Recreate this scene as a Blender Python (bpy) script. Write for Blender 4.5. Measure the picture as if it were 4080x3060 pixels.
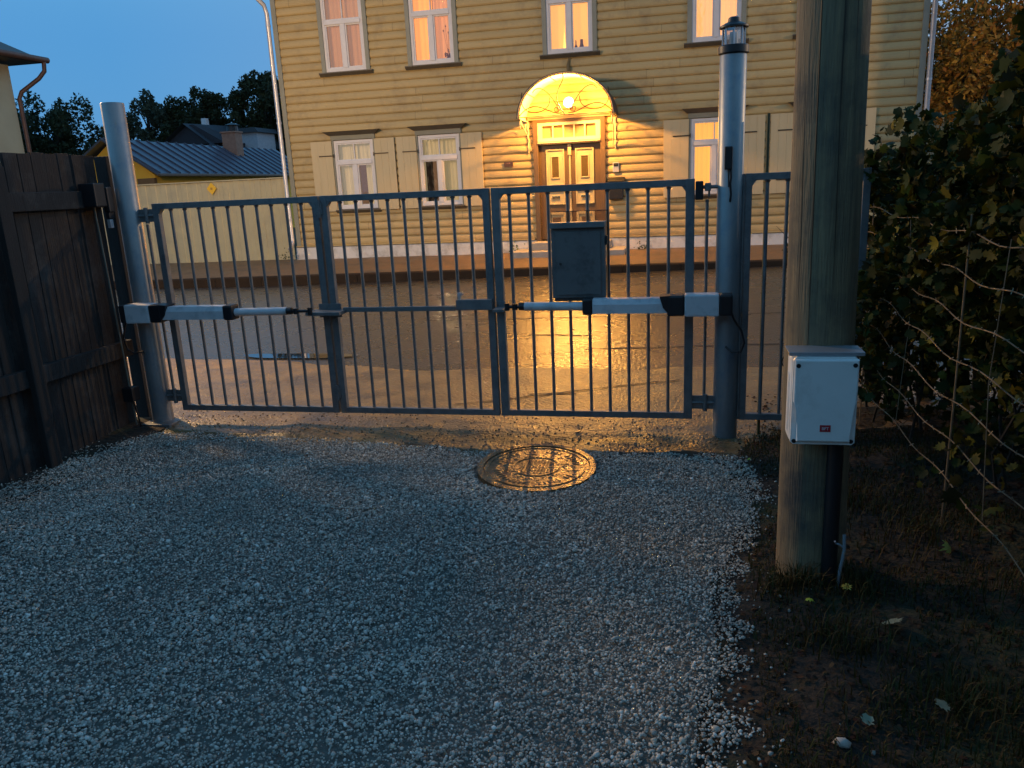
import bpy, bmesh, math, random
import numpy as np
from mathutils import Vector, Matrix, noise
random.seed(7); rng=np.random.default_rng(7)
for o in list(bpy.data.objects): bpy.data.objects.remove(o)
S=bpy.context.scene; COL=S.collection
R=math.radians
# ---------------------------------------------------------------- camera
yaw,pitch,roll=0.21955574,0.25084762,0.04674829
fh=Vector((-math.sin(yaw),math.cos(yaw),0)); UP=Vector((0,0,1))
fw=fh*math.cos(pitch)-UP*math.sin(pitch); u0=fh*math.sin(pitch)+UP*math.cos(pitch); r0=fw.cross(u0)
cr=r0*math.cos(roll)-u0*math.sin(roll); cu=r0*math.sin(roll)+u0*math.cos(roll)
cam=bpy.data.cameras.new('camera'); co=bpy.data.objects.new('camera',cam); COL.objects.link(co)
M=Matrix((cr,cu,-fw)).transposed().to_4x4(); M.translation=Vector((0,0,1.55)); co.matrix_world=M
cam.sensor_width=36; cam.lens=36*3100/4080; cam.clip_start=.05; cam.clip_end=2000
S.camera=co
# ---------------------------------------------------------------- sky and exposure
S.view_settings.view_transform='Standard'; S.view_settings.look='None'; EXPO=2.85; EXPK=2**EXPO; S.view_settings.exposure=EXPO; S.view_settings.gamma=1
W=bpy.data.worlds.new('World'); S.world=W; W.use_nodes=True
nt=W.node_tree; N=nt.nodes; L=nt.links
bg=N['Background']
sky=N.new('ShaderNodeTexSky'); sky.sky_type='NISHITA'; sky.sun_disc=False
sky.sun_elevation=R(.8); sky.sun_rotation=R(70); sky.air_density=1.0; sky.dust_density=.4; sky.ozone_density=3.2
SKY_STR=.15; SKY_TINT=(1.30,1.50,1.22,1); SKY_K=1.0
mx=N.new('ShaderNodeMix'); mx.data_type='RGBA'; mx.blend_type='MULTIPLY'; mx.inputs[0].default_value=1
L.new(sky.outputs[0],mx.inputs[6]); mx.inputs[7].default_value=SKY_TINT
# twilight air near the horizon: bluish at left, paler and warmer at right where the sun went down
tc=N.new('ShaderNodeTexCoord'); sx=N.new('ShaderNodeSeparateXYZ'); L.new(tc.outputs['Generated'],sx.inputs[0])
lr=N.new('ShaderNodeMapRange'); lr.inputs[1].default_value=-.6; lr.inputs[2].default_value=.5; L.new(sx.outputs[0],lr.inputs[0])
hc=N.new('ShaderNodeMix'); hc.data_type='RGBA'; hc.inputs[6].default_value=(.075,.285,.61,1); hc.inputs[7].default_value=(.33,.43,.62,1); L.new(lr.outputs[0],hc.inputs[0])
er=N.new('ShaderNodeMapRange'); er.interpolation_type='SMOOTHSTEP'; er.inputs[1].default_value=.16; er.inputs[2].default_value=.46; er.inputs[3].default_value=.94; er.inputs[4].default_value=.0; L.new(sx.outputs[2],er.inputs[0])
hm=N.new('ShaderNodeMix'); hm.data_type='RGBA'; L.new(er.outputs[0],hm.inputs[0]); L.new(mx.outputs[2],hm.inputs[6]); L.new(hc.outputs[2],hm.inputs[7])
L.new(hm.outputs[2],bg.inputs[0]); bg.inputs[1].default_value=SKY_STR
S.cycles.use_denoising=True
# lamp powers (the lamps themselves are built further down)
P_LEFT=2300/EXPK; P_RIGHT=1600/EXPK; P_DOOR=620/EXPK
WARM=(1.0,.64,.32); DOORC=(1.0,.46,.09)
# ---------------------------------------------------------------- helpers
def tag(o,label=None,cat=None,group=None,kind=None):
    if label: o['label']=label
    if cat: o['category']=cat
    if group: o['group']=group
    if kind: o['kind']=kind
    return o
def wloc(o):
    v=Vector((0,0,0))
    while o is not None: v+=o.location; o=o.parent
    return v
def thing(name,label,cat,loc=(0,0,0),group=None):
    o=bpy.data.objects.new(name,None); COL.objects.link(o); o.location=loc; o.empty_display_size=.1
    return tag(o,label,cat,group)
class MB:
    def __init__(s): s.bm=bmesh.new()
    def box(s,x0,x1,y0,y1,z0,z1,b=0,mat=None):
        t=bmesh.new(); bmesh.ops.create_cube(t,size=1)
        for v in t.verts: v.co=Vector(((x0+x1)/2+v.co.x*(x1-x0),(y0+y1)/2+v.co.y*(y1-y0),(z0+z1)/2+v.co.z*(z1-z0)))
        if b>0: bmesh.ops.bevel(t,geom=list(t.edges),offset=b,segments=2,profile=.6,affect='EDGES')
        if mat is not None: bmesh.ops.transform(t,matrix=mat,verts=t.verts)
        return s.merge(t)
    def merge(s,t):
        me=bpy.data.meshes.new('t'); t.to_mesh(me); t.free(); s.bm.from_mesh(me); bpy.data.meshes.remove(me); return s
    def tube(s,pts,r,n=8,caps=True):
        pts=[Vector(p) for p in pts]; rs=r if isinstance(r,(list,tuple)) else [r]*len(pts)
        rings=[]; prev=None
        for i,p in enumerate(pts):
            d=(pts[min(i+1,len(pts)-1)]-pts[max(i-1,0)])
            if d.length<1e-9: d=Vector((0,0,1))
            d.normalize()
            if prev is None:
                a=Vector((0,0,1)) if abs(d.z)<.9 else Vector((1,0,0)); prev=d.cross(a).normalized()
            else:
                prev=(prev-d*prev.dot(d)); prev=prev.normalized() if prev.length>1e-6 else d.orthogonal().normalized()
            q=d.cross(prev)
            rings.append([s.bm.verts.new(p+(prev*math.cos(2*math.pi*k/n)+q*math.sin(2*math.pi*k/n))*rs[i]) for k in range(n)])
        for a,b in zip(rings,rings[1:]):
            for k in range(n): s.bm.faces.new((a[k],a[(k+1)%n],b[(k+1)%n],b[k]))
        if caps: s.bm.faces.new(rings[0][::-1]); s.bm.faces.new(rings[-1])
        return s
    def prism(s,poly,axis,a,b):
        """poly: 2D points in the plane across axis, extruded from a to b"""
        def P(u,v,w): return {'x':(w,u,v),'y':(u,w,v),'z':(u,v,w)}[axis]
        A=[s.bm.verts.new(P(u,v,a)) for u,v in poly]; B=[s.bm.verts.new(P(u,v,b)) for u,v in poly]
        n=len(poly)
        for k in range(n): s.bm.faces.new((A[k],A[(k+1)%n],B[(k+1)%n],B[k]))
        s.bm.faces.new(A[::-1]); s.bm.faces.new(B); return s
    def quad(s,*p):
        s.bm.faces.new([s.bm.verts.new(q) for q in p]); return s
    def build(s,name,mat,parent=None,smooth=False,recalc=True):
        if recalc: bmesh.ops.recalc_face_normals(s.bm,faces=s.bm.faces)
        off=wloc(parent) if parent is not None else Vector((0,0,0))
        if parent is None and False: pass
        if off.length>0: bmesh.ops.translate(s.bm,verts=s.bm.verts,vec=-off)
        me=bpy.data.meshes.new(name); s.bm.to_mesh(me); s.bm.free()
        if smooth:
            for p in me.polygons: p.use_smooth=True
            try: me.set_sharp_from_angle(angle=R(40))
            except Exception: pass
        o=bpy.data.objects.new(name,me); COL.objects.link(o)
        me.materials.append(mat)
        if parent is not None: o.parent=parent
        return o
def arr_mesh(name,co,faces_flat,nper,mat,parent=None):
    me=bpy.data.meshes.new(name); nv=len(co); nf=len(faces_flat)//nper
    co=np.asarray(co,dtype=np.float32)
    if parent is not None: co=co-np.array(wloc(parent),dtype=np.float32)
    me.vertices.add(nv); me.vertices.foreach_set('co',co.ravel())
    me.loops.add(nf*nper); me.loops.foreach_set('vertex_index',np.asarray(faces_flat,dtype=np.int32).ravel())
    me.polygons.add(nf); me.polygons.foreach_set('loop_start',np.arange(nf,dtype=np.int32)*nper)
    me.update(calc_edges=True); me.materials.append(mat)
    o=bpy.data.objects.new(name,me); COL.objects.link(o)
    if parent is not None: o.parent=parent
    return o
# ---------------------------------------------------------------- materials
def mat(name,c1,c2=None,rough=.6,metal=0,scale=8,bump=0,bscale=60,detail=6,stretch=None,rough2=None,island=None,emit=None,estr=0,spec=None,sharp=False,dirt=None,trans=None):
    m=bpy.data.materials.new(name); m.use_nodes=True; nt=m.node_tree; N=nt.nodes; L=nt.links
    b=N['Principled BSDF']; b.inputs['Roughness'].default_value=rough; b.inputs['Metallic'].default_value=metal
    if spec is not None: b.inputs['Specular IOR Level'].default_value=spec
    tc=N.new('ShaderNodeNewGeometry'); src=tc.outputs['Position']
    if stretch:
        mp=N.new('ShaderNodeMapping'); mp.inputs['Scale'].default_value=stretch; L.new(src,mp.inputs[0]); src=mp.outputs[0]
    c2=c2 or tuple(x*.8 for x in c1)
    nz=N.new('ShaderNodeTexNoise'); nz.inputs['Scale'].default_value=scale; nz.inputs['Detail'].default_value=detail; nz.inputs['Roughness'].default_value=.62; L.new(src,nz.inputs['Vector'])
    ramp=N.new('ShaderNodeMapRange'); ramp.inputs[1].default_value=.46 if sharp else .3; ramp.inputs[2].default_value=.56 if sharp else .7; L.new(nz.outputs[0],ramp.inputs[0])
    mix=N.new('ShaderNodeMix'); mix.data_type='RGBA'; mix.inputs[6].default_value=(*c1,1); mix.inputs[7].default_value=(*c2,1); L.new(ramp.outputs[0],mix.inputs[0])
    out=mix.outputs[2]
    if dirt:
        n2=N.new('ShaderNodeTexNoise'); n2.inputs['Scale'].default_value=dirt[1]; n2.inputs['Detail'].default_value=8; n2.inputs['Roughness'].default_value=.7; L.new(tc.outputs['Position'],n2.inputs['Vector'])
        mr=N.new('ShaderNodeMapRange'); mr.inputs[1].default_value=.5; mr.inputs[2].default_value=.72; L.new(n2.outputs[0],mr.inputs[0])
        m2=N.new('ShaderNodeMix'); m2.data_type='RGBA'; L.new(mr.outputs[0],m2.inputs[0]); L.new(out,m2.inputs[6]); m2.inputs[7].default_value=(*dirt[0],1); out=m2.outputs[2]
    if island:
        vr=N.new('ShaderNodeValToRGB'); els=vr.color_ramp.elements; cs=island
        els[0].position=0; els[0].color=(*cs[0],1); els[1].position=1; els[1].color=(*cs[-1],1)
        for i,c in enumerate(cs[1:-1]): e=els.new((i+1)/(len(cs)-1)); e.color=(*c,1)
        L.new(tc.outputs['Random Per Island'],vr.inputs[0]); out=vr.outputs[0]
    L.new(out,b.inputs['Base Color'])
    if rough2 is not None:
        mr=N.new('ShaderNodeMapRange'); mr.inputs[1].default_value=.35; mr.inputs[2].default_value=.65; mr.inputs[3].default_value=rough; mr.inputs[4].default_value=rough2; L.new(nz.outputs[0],mr.inputs[0]); L.new(mr.outputs[0],b.inputs['Roughness'])
    if bump:
        n3=N.new('ShaderNodeTexNoise'); n3.inputs['Scale'].default_value=bscale; n3.inputs['Detail'].default_value=4; L.new(src,n3.inputs['Vector'])
        bp=N.new('ShaderNodeBump'); bp.inputs['Strength'].default_value=1; bp.inputs['Distance'].default_value=bump; L.new(n3.outputs[0],bp.inputs['Height']); L.new(bp.outputs[0],b.inputs['Normal'])
    if emit: b.inputs['Emission Color'].default_value=(*emit,1); b.inputs['Emission Strength'].default_value=estr/EXPK
    if trans:
        tr=N.new('ShaderNodeBsdfTranslucent'); L.new(out,tr.inputs[0]); ms=N.new('ShaderNodeMixShader'); ms.inputs[0].default_value=trans
        L.new(b.outputs[0],ms.inputs[1]); L.new(tr.outputs[0],ms.inputs[2]); L.new(ms.outputs[0],N['Material Output'].inputs[0])
    return m
def glass(name,tint=(1,1,1),refl=.12,rough=.02):
    m=bpy.data.materials.new(name); m.use_nodes=True; nt=m.node_tree; N=nt.nodes; L=nt.links; N.remove(N['Principled BSDF'])
    t=N.new('ShaderNodeBsdfTransparent'); t.inputs[0].default_value=(*tint,1); g=N.new('ShaderNodeBsdfGlossy'); g.inputs['Roughness'].default_value=rough
    tc=N.new('ShaderNodeNewGeometry'); nz=N.new('ShaderNodeTexNoise'); nz.inputs['Scale'].default_value=3; L.new(tc.outputs['Position'],nz.inputs['Vector'])
    bp=N.new('ShaderNodeBump'); bp.inputs['Distance'].default_value=.004; L.new(nz.outputs[0],bp.inputs['Height']); L.new(bp.outputs[0],g.inputs['Normal'])
    f=N.new('ShaderNodeLayerWeight'); f.inputs[0].default_value=.35; mr=N.new('ShaderNodeMapRange'); mr.inputs[3].default_value=refl; mr.inputs[4].default_value=1
    L.new(f.outputs['Fresnel'],mr.inputs[0]); ms=N.new('ShaderNodeMixShader'); L.new(mr.outputs[0],ms.inputs[0]); L.new(t.outputs[0],ms.inputs[1]); L.new(g.outputs[0],ms.inputs[2]); L.new(ms.outputs[0],N['Material Output'].inputs[0])
    return m
def curtain_mat(name,c,estr,c2=None):
    return mat(name,c,c2 or tuple(x*.7 for x in c),rough=.9,scale=2.2,stretch=(5,1,.35),emit=c,estr=estr)
GALV=mat('galvanised_steel',(.22,.215,.21),(.15,.15,.15),rough=.5,metal=.35,scale=9,bump=.0006,bscale=150,dirt=((.10,.11,.12),14))
GALVP=mat('galvanised_pipe',(.29,.29,.285),(.20,.205,.21),rough=.42,metal=.45,scale=6,bump=.0005,bscale=90,stretch=(1,1,.35),dirt=((.16,.19,.23),9))
BLACKP=mat('black_plastic',(.012,.012,.014),rough=.45,scale=20)
WHITEP=mat('white_plastic',(.80,.78,.74),(.74,.72,.68),rough=.4,scale=5,dirt=((.60,.57,.52),7))
MOTORW=mat('white_motor_casing',(.64,.62,.62),(.56,.55,.55),rough=.4,scale=6,dirt=((.36,.37,.38),11))
REDL=mat('red_label',(.45,.02,.03),(.38,.02,.03),rough=.35)
TEXTW=mat('white_print',(.75,.72,.72),rough=.5)
SIDING=mat('ochre_board_siding',(.44,.325,.145),(.385,.28,.12),rough=.62,scale=1.6,stretch=(.35,1,5),bump=.0015,bscale=40,dirt=((.29,.21,.10),2.3))
SHUT=mat('beige_shutter_paint',(.50,.40,.23),(.46,.365,.205),rough=.6,scale=3,stretch=(4,1,.5),bump=.0006,bscale=50)
TRIM=mat('grey_green_trim',(.24,.24,.19),(.20,.20,.155),rough=.6,scale=5,bump=.0005,bscale=60)
DTRIM=mat('dark_sill_paint',(.10,.085,.065),(.075,.065,.05),rough=.55,scale=6)
FRAME=mat('white_window_paint',(.62,.60,.60),(.55,.53,.53),rough=.5,scale=6)
PLINTH=mat('white_plinth_render',(.62,.60,.57),(.52,.50,.47),rough=.85,scale=3,bump=.004,bscale=25,dirt=((.32,.29,.25),3))
DOORM=mat('brown_door_paint',(.115,.072,.035),(.09,.055,.028),rough=.45,scale=4,stretch=(3,1,.4))
PANELM=mat('olive_panel_paint',(.42,.35,.20),(.36,.30,.17),rough=.5,scale=5)
CREAM=mat('cream_transom_paint',(.70,.58,.38),(.62,.52,.33),rough=.5,scale=5)
BRASS=mat('polished_brass',(.75,.62,.35),rough=.25,metal=1)
ROOFM=mat('zinc_pipe',(.55,.54,.55),(.45,.45,.47),rough=.4,metal=.5,scale=7)
CONC=mat('step_concrete',(.34,.31,.27),(.25,.23,.20),rough=.85,scale=6,bump=.004,bscale=40)
IRON=mat('wrought_iron',(.05,.035,.02),rough=.5,metal=.3)
CANOPYM=mat('canopy_cream_sheet',(.70,.58,.36),(.62,.50,.30),rough=.6,scale=4)
DARKSH=mat('dark_roof_sheet',(.05,.035,.03),rough=.5)
GLASS=glass('window_glass',refl=.10)
DGLASS=mat('dark_door_glass',(.10,.07,.03),rough=.15)
def board_variation(m,z0,pw,L_=4.6):
    nt=m.node_tree; N=nt.nodes; L=nt.links; b=N['Principled BSDF']; src=b.inputs['Base Color'].links[0].from_socket
    g=N.new('ShaderNodeNewGeometry'); sp=N.new('ShaderNodeSeparateXYZ'); L.new(g.outputs['Position'],sp.inputs[0])
    def mth(op,a,c=None):
        n=N.new('ShaderNodeMath'); n.operation=op
        for i,v in enumerate((a,c)):
            if v is None: continue
            if isinstance(v,(int,float)): n.inputs[i].default_value=v
            else: L.new(v,n.inputs[i])
        return n.outputs[0]
    row=mth('FLOOR',mth('DIVIDE',mth('SUBTRACT',sp.outputs[2],z0),pw))
    w1=N.new('ShaderNodeTexWhiteNoise'); w1.noise_dimensions='1D'; L.new(row,w1.inputs['W'])
    xx=mth('ADD',mth('DIVIDE',sp.outputs[0],L_),mth('MULTIPLY',w1.outputs[0],5)); cell=mth('FLOOR',xx); fr=mth('FRACT',xx)
    w2=N.new('ShaderNodeTexWhiteNoise'); w2.noise_dimensions='2D'; cb=N.new('ShaderNodeCombineXYZ'); L.new(cell,cb.inputs[0]); L.new(row,cb.inputs[1]); L.new(cb.outputs[0],w2.inputs['Vector'])
    v=mth('ADD',mth('MULTIPLY',w2.outputs[0],.12),.93); j=mth('GREATER_THAN',fr,.0025); v=mth('MULTIPLY',v,mth('ADD',mth('MULTIPLY',j,.4),.6))
    vm=N.new('ShaderNodeVectorMath'); vm.operation='SCALE'; L.new(src,vm.inputs[0]); L.new(v,vm.inputs['Scale']); L.new(vm.outputs[0],b.inputs['Base Color'])
board_variation(SIDING,.44,.155)
# ---------------------------------------------------------------- ground
def nz(x,y,s,amp,seed=0): return amp*noise.noise(Vector((x*s+seed,y*s-seed,seed*.37)))
def sheet(name,x0,x1,y0,y1,nx,ny,fz,m,kind='structure',inside=None):
    xs=np.linspace(x0,x1,nx+1); ys=np.linspace(y0,y1,ny+1)
    co=[(x,y,fz(x,y)) for y in ys for x in xs]; f=[]
    for j in range(ny):
        for i in range(nx):
            if inside and not inside((xs[i]+xs[i+1])/2,(ys[j]+ys[j+1])/2): continue
            a=j*(nx+1)+i; f+=[a,a+1,a+nx+2,a+nx+1]
    o=arr_mesh(name,co,f,4,m)
    for p in o.data.polygons: p.use_smooth=True
    return tag(o,kind=kind)
GRASSG=mat('far_ground',(.05,.055,.03),(.035,.035,.02),rough=.95,scale=2)
g=MB(); g.quad((-600,-200,-.5),(600,-200,-.5),(600,900,-.5),(-600,900,-.5)); tag(g.build('ground',GRASSG),kind='structure')
def yard_z(x,y): return -.35 if y<17.7 else (-.35+.55*min(1,(y-17.7)/2))
sheet('back_yard_ground',-60,40,17.7,60,40,20,yard_z,GRASSG)
# wet asphalt road
ROADM=mat('wet_asphalt',(.034,.027,.020),(.022,.018,.014),rough=.33,rough2=.24,scale=1.7,bump=.009,bscale=34,detail=8,dirt=((.022,.019,.016),1.9),spec=1.0)
def kz(x): return max(-.16,min(.02,-.02+.018*x))            # foot of the far kerb
def road_z(x,y):
    t=(y-6.4)/(13.85-6.4); t=max(0,min(1,t)); return -.035+ (kz(x)+.035)*t+.03*math.sin(math.pi*t)+nz(x,y,.5,.008,3)
sheet('road',-45,30,6.3,13.86,150,40,road_z,ROADM)
# asphalt apron between the road and the gate
EX=[(.5,.12),(1.5,.14),(2.1,.15),(2.6,.18),(3.0,.22),(3.4,.33),(3.7,.38),(4.1,.39),(4.36,.30)]
EYY=[(-3.9,4.5),(-3.6,4.51),(-2.8,4.49),(-1.9,4.42),(-1.27,4.30),(-.44,4.31),(.27,4.36),(.6,4.3)]
def gx(y): return float(np.interp(y,[a for a,_ in EX],[b for _,b in EX]))
def gy(x): return float(np.interp(x,[a for a,_ in EYY],[b for _,b in EYY]))
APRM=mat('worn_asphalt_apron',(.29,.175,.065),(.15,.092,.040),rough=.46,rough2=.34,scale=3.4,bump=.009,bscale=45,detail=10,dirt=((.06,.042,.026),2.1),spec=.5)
def mud(m):
    nt=m.node_tree; N=nt.nodes; L=nt.links; b=N['Principled BSDF']; src=b.inputs['Base Color'].links[0].from_socket
    g=N.new('ShaderNodeNewGeometry'); sp=N.new('ShaderNodeSeparateXYZ'); L.new(g.outputs['Position'],sp.inputs[0])
    n=N.new('ShaderNodeTexNoise'); n.inputs['Scale'].default_value=2.6; n.inputs['Detail'].default_value=8; n.inputs['Roughness'].default_value=.65; L.new(g.outputs['Position'],n.inputs['Vector'])
    a=N.new('ShaderNodeMath'); a.operation='MULTIPLY_ADD'; L.new(n.outputs[0],a.inputs[0]); a.inputs[1].default_value=.9; L.new(sp.outputs[1],a.inputs[2])
    r=N.new('ShaderNodeMapRange'); r.inputs[1].default_value=4.80; r.inputs[2].default_value=4.98; r.inputs[3].default_value=1; r.inputs[4].default_value=0; L.new(a.outputs[0],r.inputs[0])
    mx=N.new('ShaderNodeMix'); mx.data_type='RGBA'; L.new(r.outputs[0],mx.inputs[0]); L.new(src,mx.inputs[6]); mx.inputs[7].default_value=(.040,.026,.015,1); L.new(mx.outputs[2],b.inputs['Base Color'])
mud(APRM)
def ap_edge(x): return 6.42+.10*math.sin(x*.8+1)+nz(x,0,1.3,.10,5)+(.40*max(0,min(1,(-2.2-x)/1.5)))
def ap_z(x,y):
    e=ap_edge(x); base=.012+nz(x,y,1.1,.02,8)+nz(x,y,4,.008,9)
    if y<4.9: base+=-.03*min(1,(4.9-y)/.4)+nz(x,y,6,.016,12)+nz(x,y,14,.008,14)+nz(x*.4,y*1.5,5,.010,15)
    if y<gy(x)+.05 or x>.45 and y<4.6: base-=.05
    if y>e-.04: base=-.07
    return base
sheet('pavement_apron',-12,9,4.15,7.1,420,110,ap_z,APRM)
def crack(name,pts,w,m,zf,dz=.004):
    b=MB(); P=[Vector((x,y,0)) for x,y in pts]; vs=[]
    for i,p in enumerate(P):
        d=(P[min(i+1,len(P)-1)]-P[max(i-1,0)]).normalized(); n=Vector((-d.y,d.x,0)); ww=w*(.5+random.random())
        a=p+n*ww/2; c=p-n*ww/2; vs.append((b.bm.verts.new((a.x,a.y,zf(a.x,a.y)+dz)),b.bm.verts.new((c.x,c.y,zf(c.x,c.y)+dz))))
    for (a,c),(d,e) in zip(vs,vs[1:]): b.bm.faces.new((a,c,e,d))
    return tag(b.build(name,m),kind='structure')
CRACKM=mat('crack_filler',(.012,.010,.008),rough=.7)
def wig(x0,y0,x1,y1,n,a): return [(x0+(x1-x0)*i/n+random.uniform(-a,a)*.3,y0+(y1-y0)*i/n+random.uniform(-a,a)) for i in range(n+1)]
crack('pavement_crack',wig(-1.6,5.25,.0,6.0,26,.02),.02,CRACKM,ap_z,.006)
crack('pavement_crack',wig(-1.1,5.55,-.75,5.56,10,.01),.025,CRACKM,ap_z,.006)
crack('road_crack',wig(-.9,7.35,1.2,7.55,20,.02),.025,CRACKM,road_z)
crack('road_crack',wig(-3,9.0,1.9,9.15,30,.02),.02,CRACKM,road_z)
crack('road_crack',wig(-1.6,8.05,-.9,8.0,14,.02),.03,CRACKM,road_z)
# puddle along the apron edge
PUDM=mat('puddle_water',(.01,.012,.015),rough=.03,scale=3,spec=1.0)
PUX,PUY=-3.75,7.02
b=MB(); pv=[]
for k in range(26):
    a=2*math.pi*k/26; rx=.60*(1+.12*math.sin(3*a)); pv.append(b.bm.verts.new((PUX+rx*math.cos(a),PUY+.13*math.sin(a)*(1+.2*math.cos(2*a)),.0)))
b.bm.faces.new(pv); pud=b.build('puddle',PUDM); tag(pud,kind='structure')
for v in pud.data.vertices: v.co.z=-.018
# kerb and sidewalk
KERBM=mat('kerb_stone',(.030,.020,.013),(.020,.014,.010),rough=.9,scale=5,bump=.004,bscale=30,spec=.15)
def ktop(x): return .095+.009*x
b=MB(); x=-45
while x<30:
    x2=x+1.0; n=[(y,z) for y,z in ((13.85,0),(14.0,0))]
    vs=[b.bm.verts.new(p) for p in ((x+.004,13.85,kz(x)-.1),(x+.004,13.85,ktop(x)-.015),(x+.004,13.865,ktop(x)),(x+.004,14.0,ktop(x)),(x2-.004,13.85,kz(x2)-.1),(x2-.004,13.85,ktop(x2)-.015),(x2-.004,13.865,ktop(x2)),(x2-.004,14.0,ktop(x2)))]
    for k in range(3): b.bm.faces.new((vs[k],vs[k+1],vs[k+5],vs[k+4]))
    x=x2
tag(b.build('kerb',KERBM),kind='structure')
SWM=mat('sidewalk_asphalt',(.17,.105,.05),(.11,.07,.035),rough=.7,rough2=.5,scale=2,bump=.004,bscale=45,dirt=((.06,.05,.035),1.5))
def sw_z(x,y): t=min(1,max(0,(y-14)/2)); return (ktop(x)+.004)*(1-t)+(.195+.005*x*.9)*t+nz(x,y,1.4,.012,4)*t
sheet('sidewalk',-45,30,14.0,17.8,150,16,sw_z,SWM)
# gravel yard
GB=mat('gravel_bed',(.20,.185,.155),(.12,.11,.09),rough=.95,scale=60,bump=.008,bscale=120)
MHX,MHY,MHR=-.785,4.055,.335
def grav_z(x,y): return nz(x,y,1.2,.022,21)+nz(x,y,4,.007,22)-.006
sheet('gravel_bed',-4.3,1.0,-3,4.62,60,80,lambda x,y:grav_z(x,y)-.012-(.05 if y>gy(x)+.02 or x>gx(y)-.04 else 0),GB)
ph=(1+5**.5)/2
ico=np.array([(-1,ph,0),(1,ph,0),(-1,-ph,0),(1,-ph,0),(0,-1,ph),(0,1,ph),(0,-1,-ph),(0,1,-ph),(ph,0,-1),(ph,0,1),(-ph,0,-1),(-ph,0,1)])/math.hypot(1,ph)
icf=np.array([(0,11,5),(0,5,1),(0,1,7),(0,7,10),(0,10,11),(1,5,9),(5,11,4),(11,10,2),(10,7,6),(7,1,8),(3,9,4),(3,4,2),(3,2,6),(3,6,8),(3,8,9),(4,9,5),(2,4,11),(6,2,10),(8,6,7),(9,8,1)])
def stones(name,P,size,m,parent=None):
    n=len(P); base=ico[None]*(1+rng.uniform(-.28,.28,(n,12,1)))
    sc=np.asarray(size)[:,None,None]*rng.uniform(.55,1.25,(n,1,3)); v=base*sc
    q=rng.normal(size=(n,4)); q/=np.linalg.norm(q,axis=1,keepdims=True); w,x,y,z=q.T
    Rm=np.stack([1-2*(y*y+z*z),2*(x*y-z*w),2*(x*z+y*w),2*(x*y+z*w),1-2*(x*x+z*z),2*(y*z-x*w),2*(x*z-y*w),2*(y*z+x*w),1-2*(x*x+y*y)],1).reshape(n,3,3)
    v=np.einsum('nij,nkj->nki',Rm,v); v[:,:,2]*=.75; v+=np.asarray(P)[:,None,:]
    f=(icf[None]+(np.arange(n)*12)[:,None,None]).reshape(-1)
    return arr_mesh(name,v.reshape(-1,3),f,3,m,parent)
GRAVM=mat('crushed_limestone',(.2,.2,.2),rough=.8,island=[(.15,.138,.12),(.38,.345,.29),(.58,.525,.435),(.27,.245,.205),(.70,.64,.54),(.44,.40,.33),(.19,.175,.15),(.54,.46,.35),(.34,.31,.265),(.85,.80,.70)])
def patchy(m,scale,lo,hi):
    nt=m.node_tree; N=nt.nodes; L=nt.links; b=N['Principled BSDF']; src=b.inputs['Base Color'].links[0].from_socket
    g=N.new('ShaderNodeNewGeometry'); n=N.new('ShaderNodeTexNoise'); n.inputs['Scale'].default_value=scale; n.inputs['Detail'].default_value=5; L.new(g.outputs['Position'],n.inputs['Vector'])
    r=N.new('ShaderNodeMapRange'); r.inputs[1].default_value=.38; r.inputs[2].default_value=.62; r.inputs[3].default_value=lo; r.inputs[4].default_value=hi; L.new(n.outputs[0],r.inputs[0])
    vm=N.new('ShaderNodeVectorMath'); vm.operation='SCALE'; L.new(src,vm.inputs[0]); L.new(r.outputs[0],vm.inputs['Scale']); L.new(vm.outputs[0],b.inputs['Base Color'])
patchy(GRAVM,1.7,.86,1.06)
P=[];SZ=[]
cnt=165000
xs=rng.uniform(-3.95,.48,cnt*2); ys=1.05+(4.56-1.05)*rng.uniform(0,1,cnt*2)**.95
for x,y in zip(xs,ys):
    ex=gx(y)+nz(x,y*3,3,.10,31); ey=gy(x)+nz(x*3,y,3,.08,33)
    if x>ex+abs(rng.normal())*.03 or y>ey+abs(rng.normal())*.02: continue
    if (x-MHX)**2+(y-MHY)**2<(MHR+.012+nz(x*4,y*4,3,.03,2))**2: continue
    if x<-3.78+nz(0,y,4,.06,17)+(.12 if y>4.0 else 0)-0.0: 
        if rng.random()>.15: continue
    s=rng.lognormal(math.log(.0047),.34); s*=.85+.5*max(0,noise.noise(Vector((x*1.5,y*1.5,3))))+(.5 if rng.random()<.012 else 0); s=min(s,.017)
    P.append((x,y,grav_z(x,y)+rng.uniform(-.002,.006))); SZ.append(s)
    if len(P)>=cnt: break
o=stones('gravel',P,SZ,GRAVM); tag(o,kind='stuff')
P=[];SZ=[]
for _ in range(2600):
    x=random.uniform(-3.6,.7); y=random.uniform(4.3,5.1)
    if y<gy(x)-.02 or random.random()<(y-4.4)*1.1: continue
    P.append((x,y,ap_z(x,y)+.002)); SZ.append(random.uniform(.0025,.008))
tag(stones('loose_grit',P,SZ,mat('brown_grit',(.2,.15,.1),rough=.9,island=[(.10,.07,.05),(.22,.16,.11),(.32,.27,.2),(.05,.04,.03)])),kind='stuff')
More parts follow.
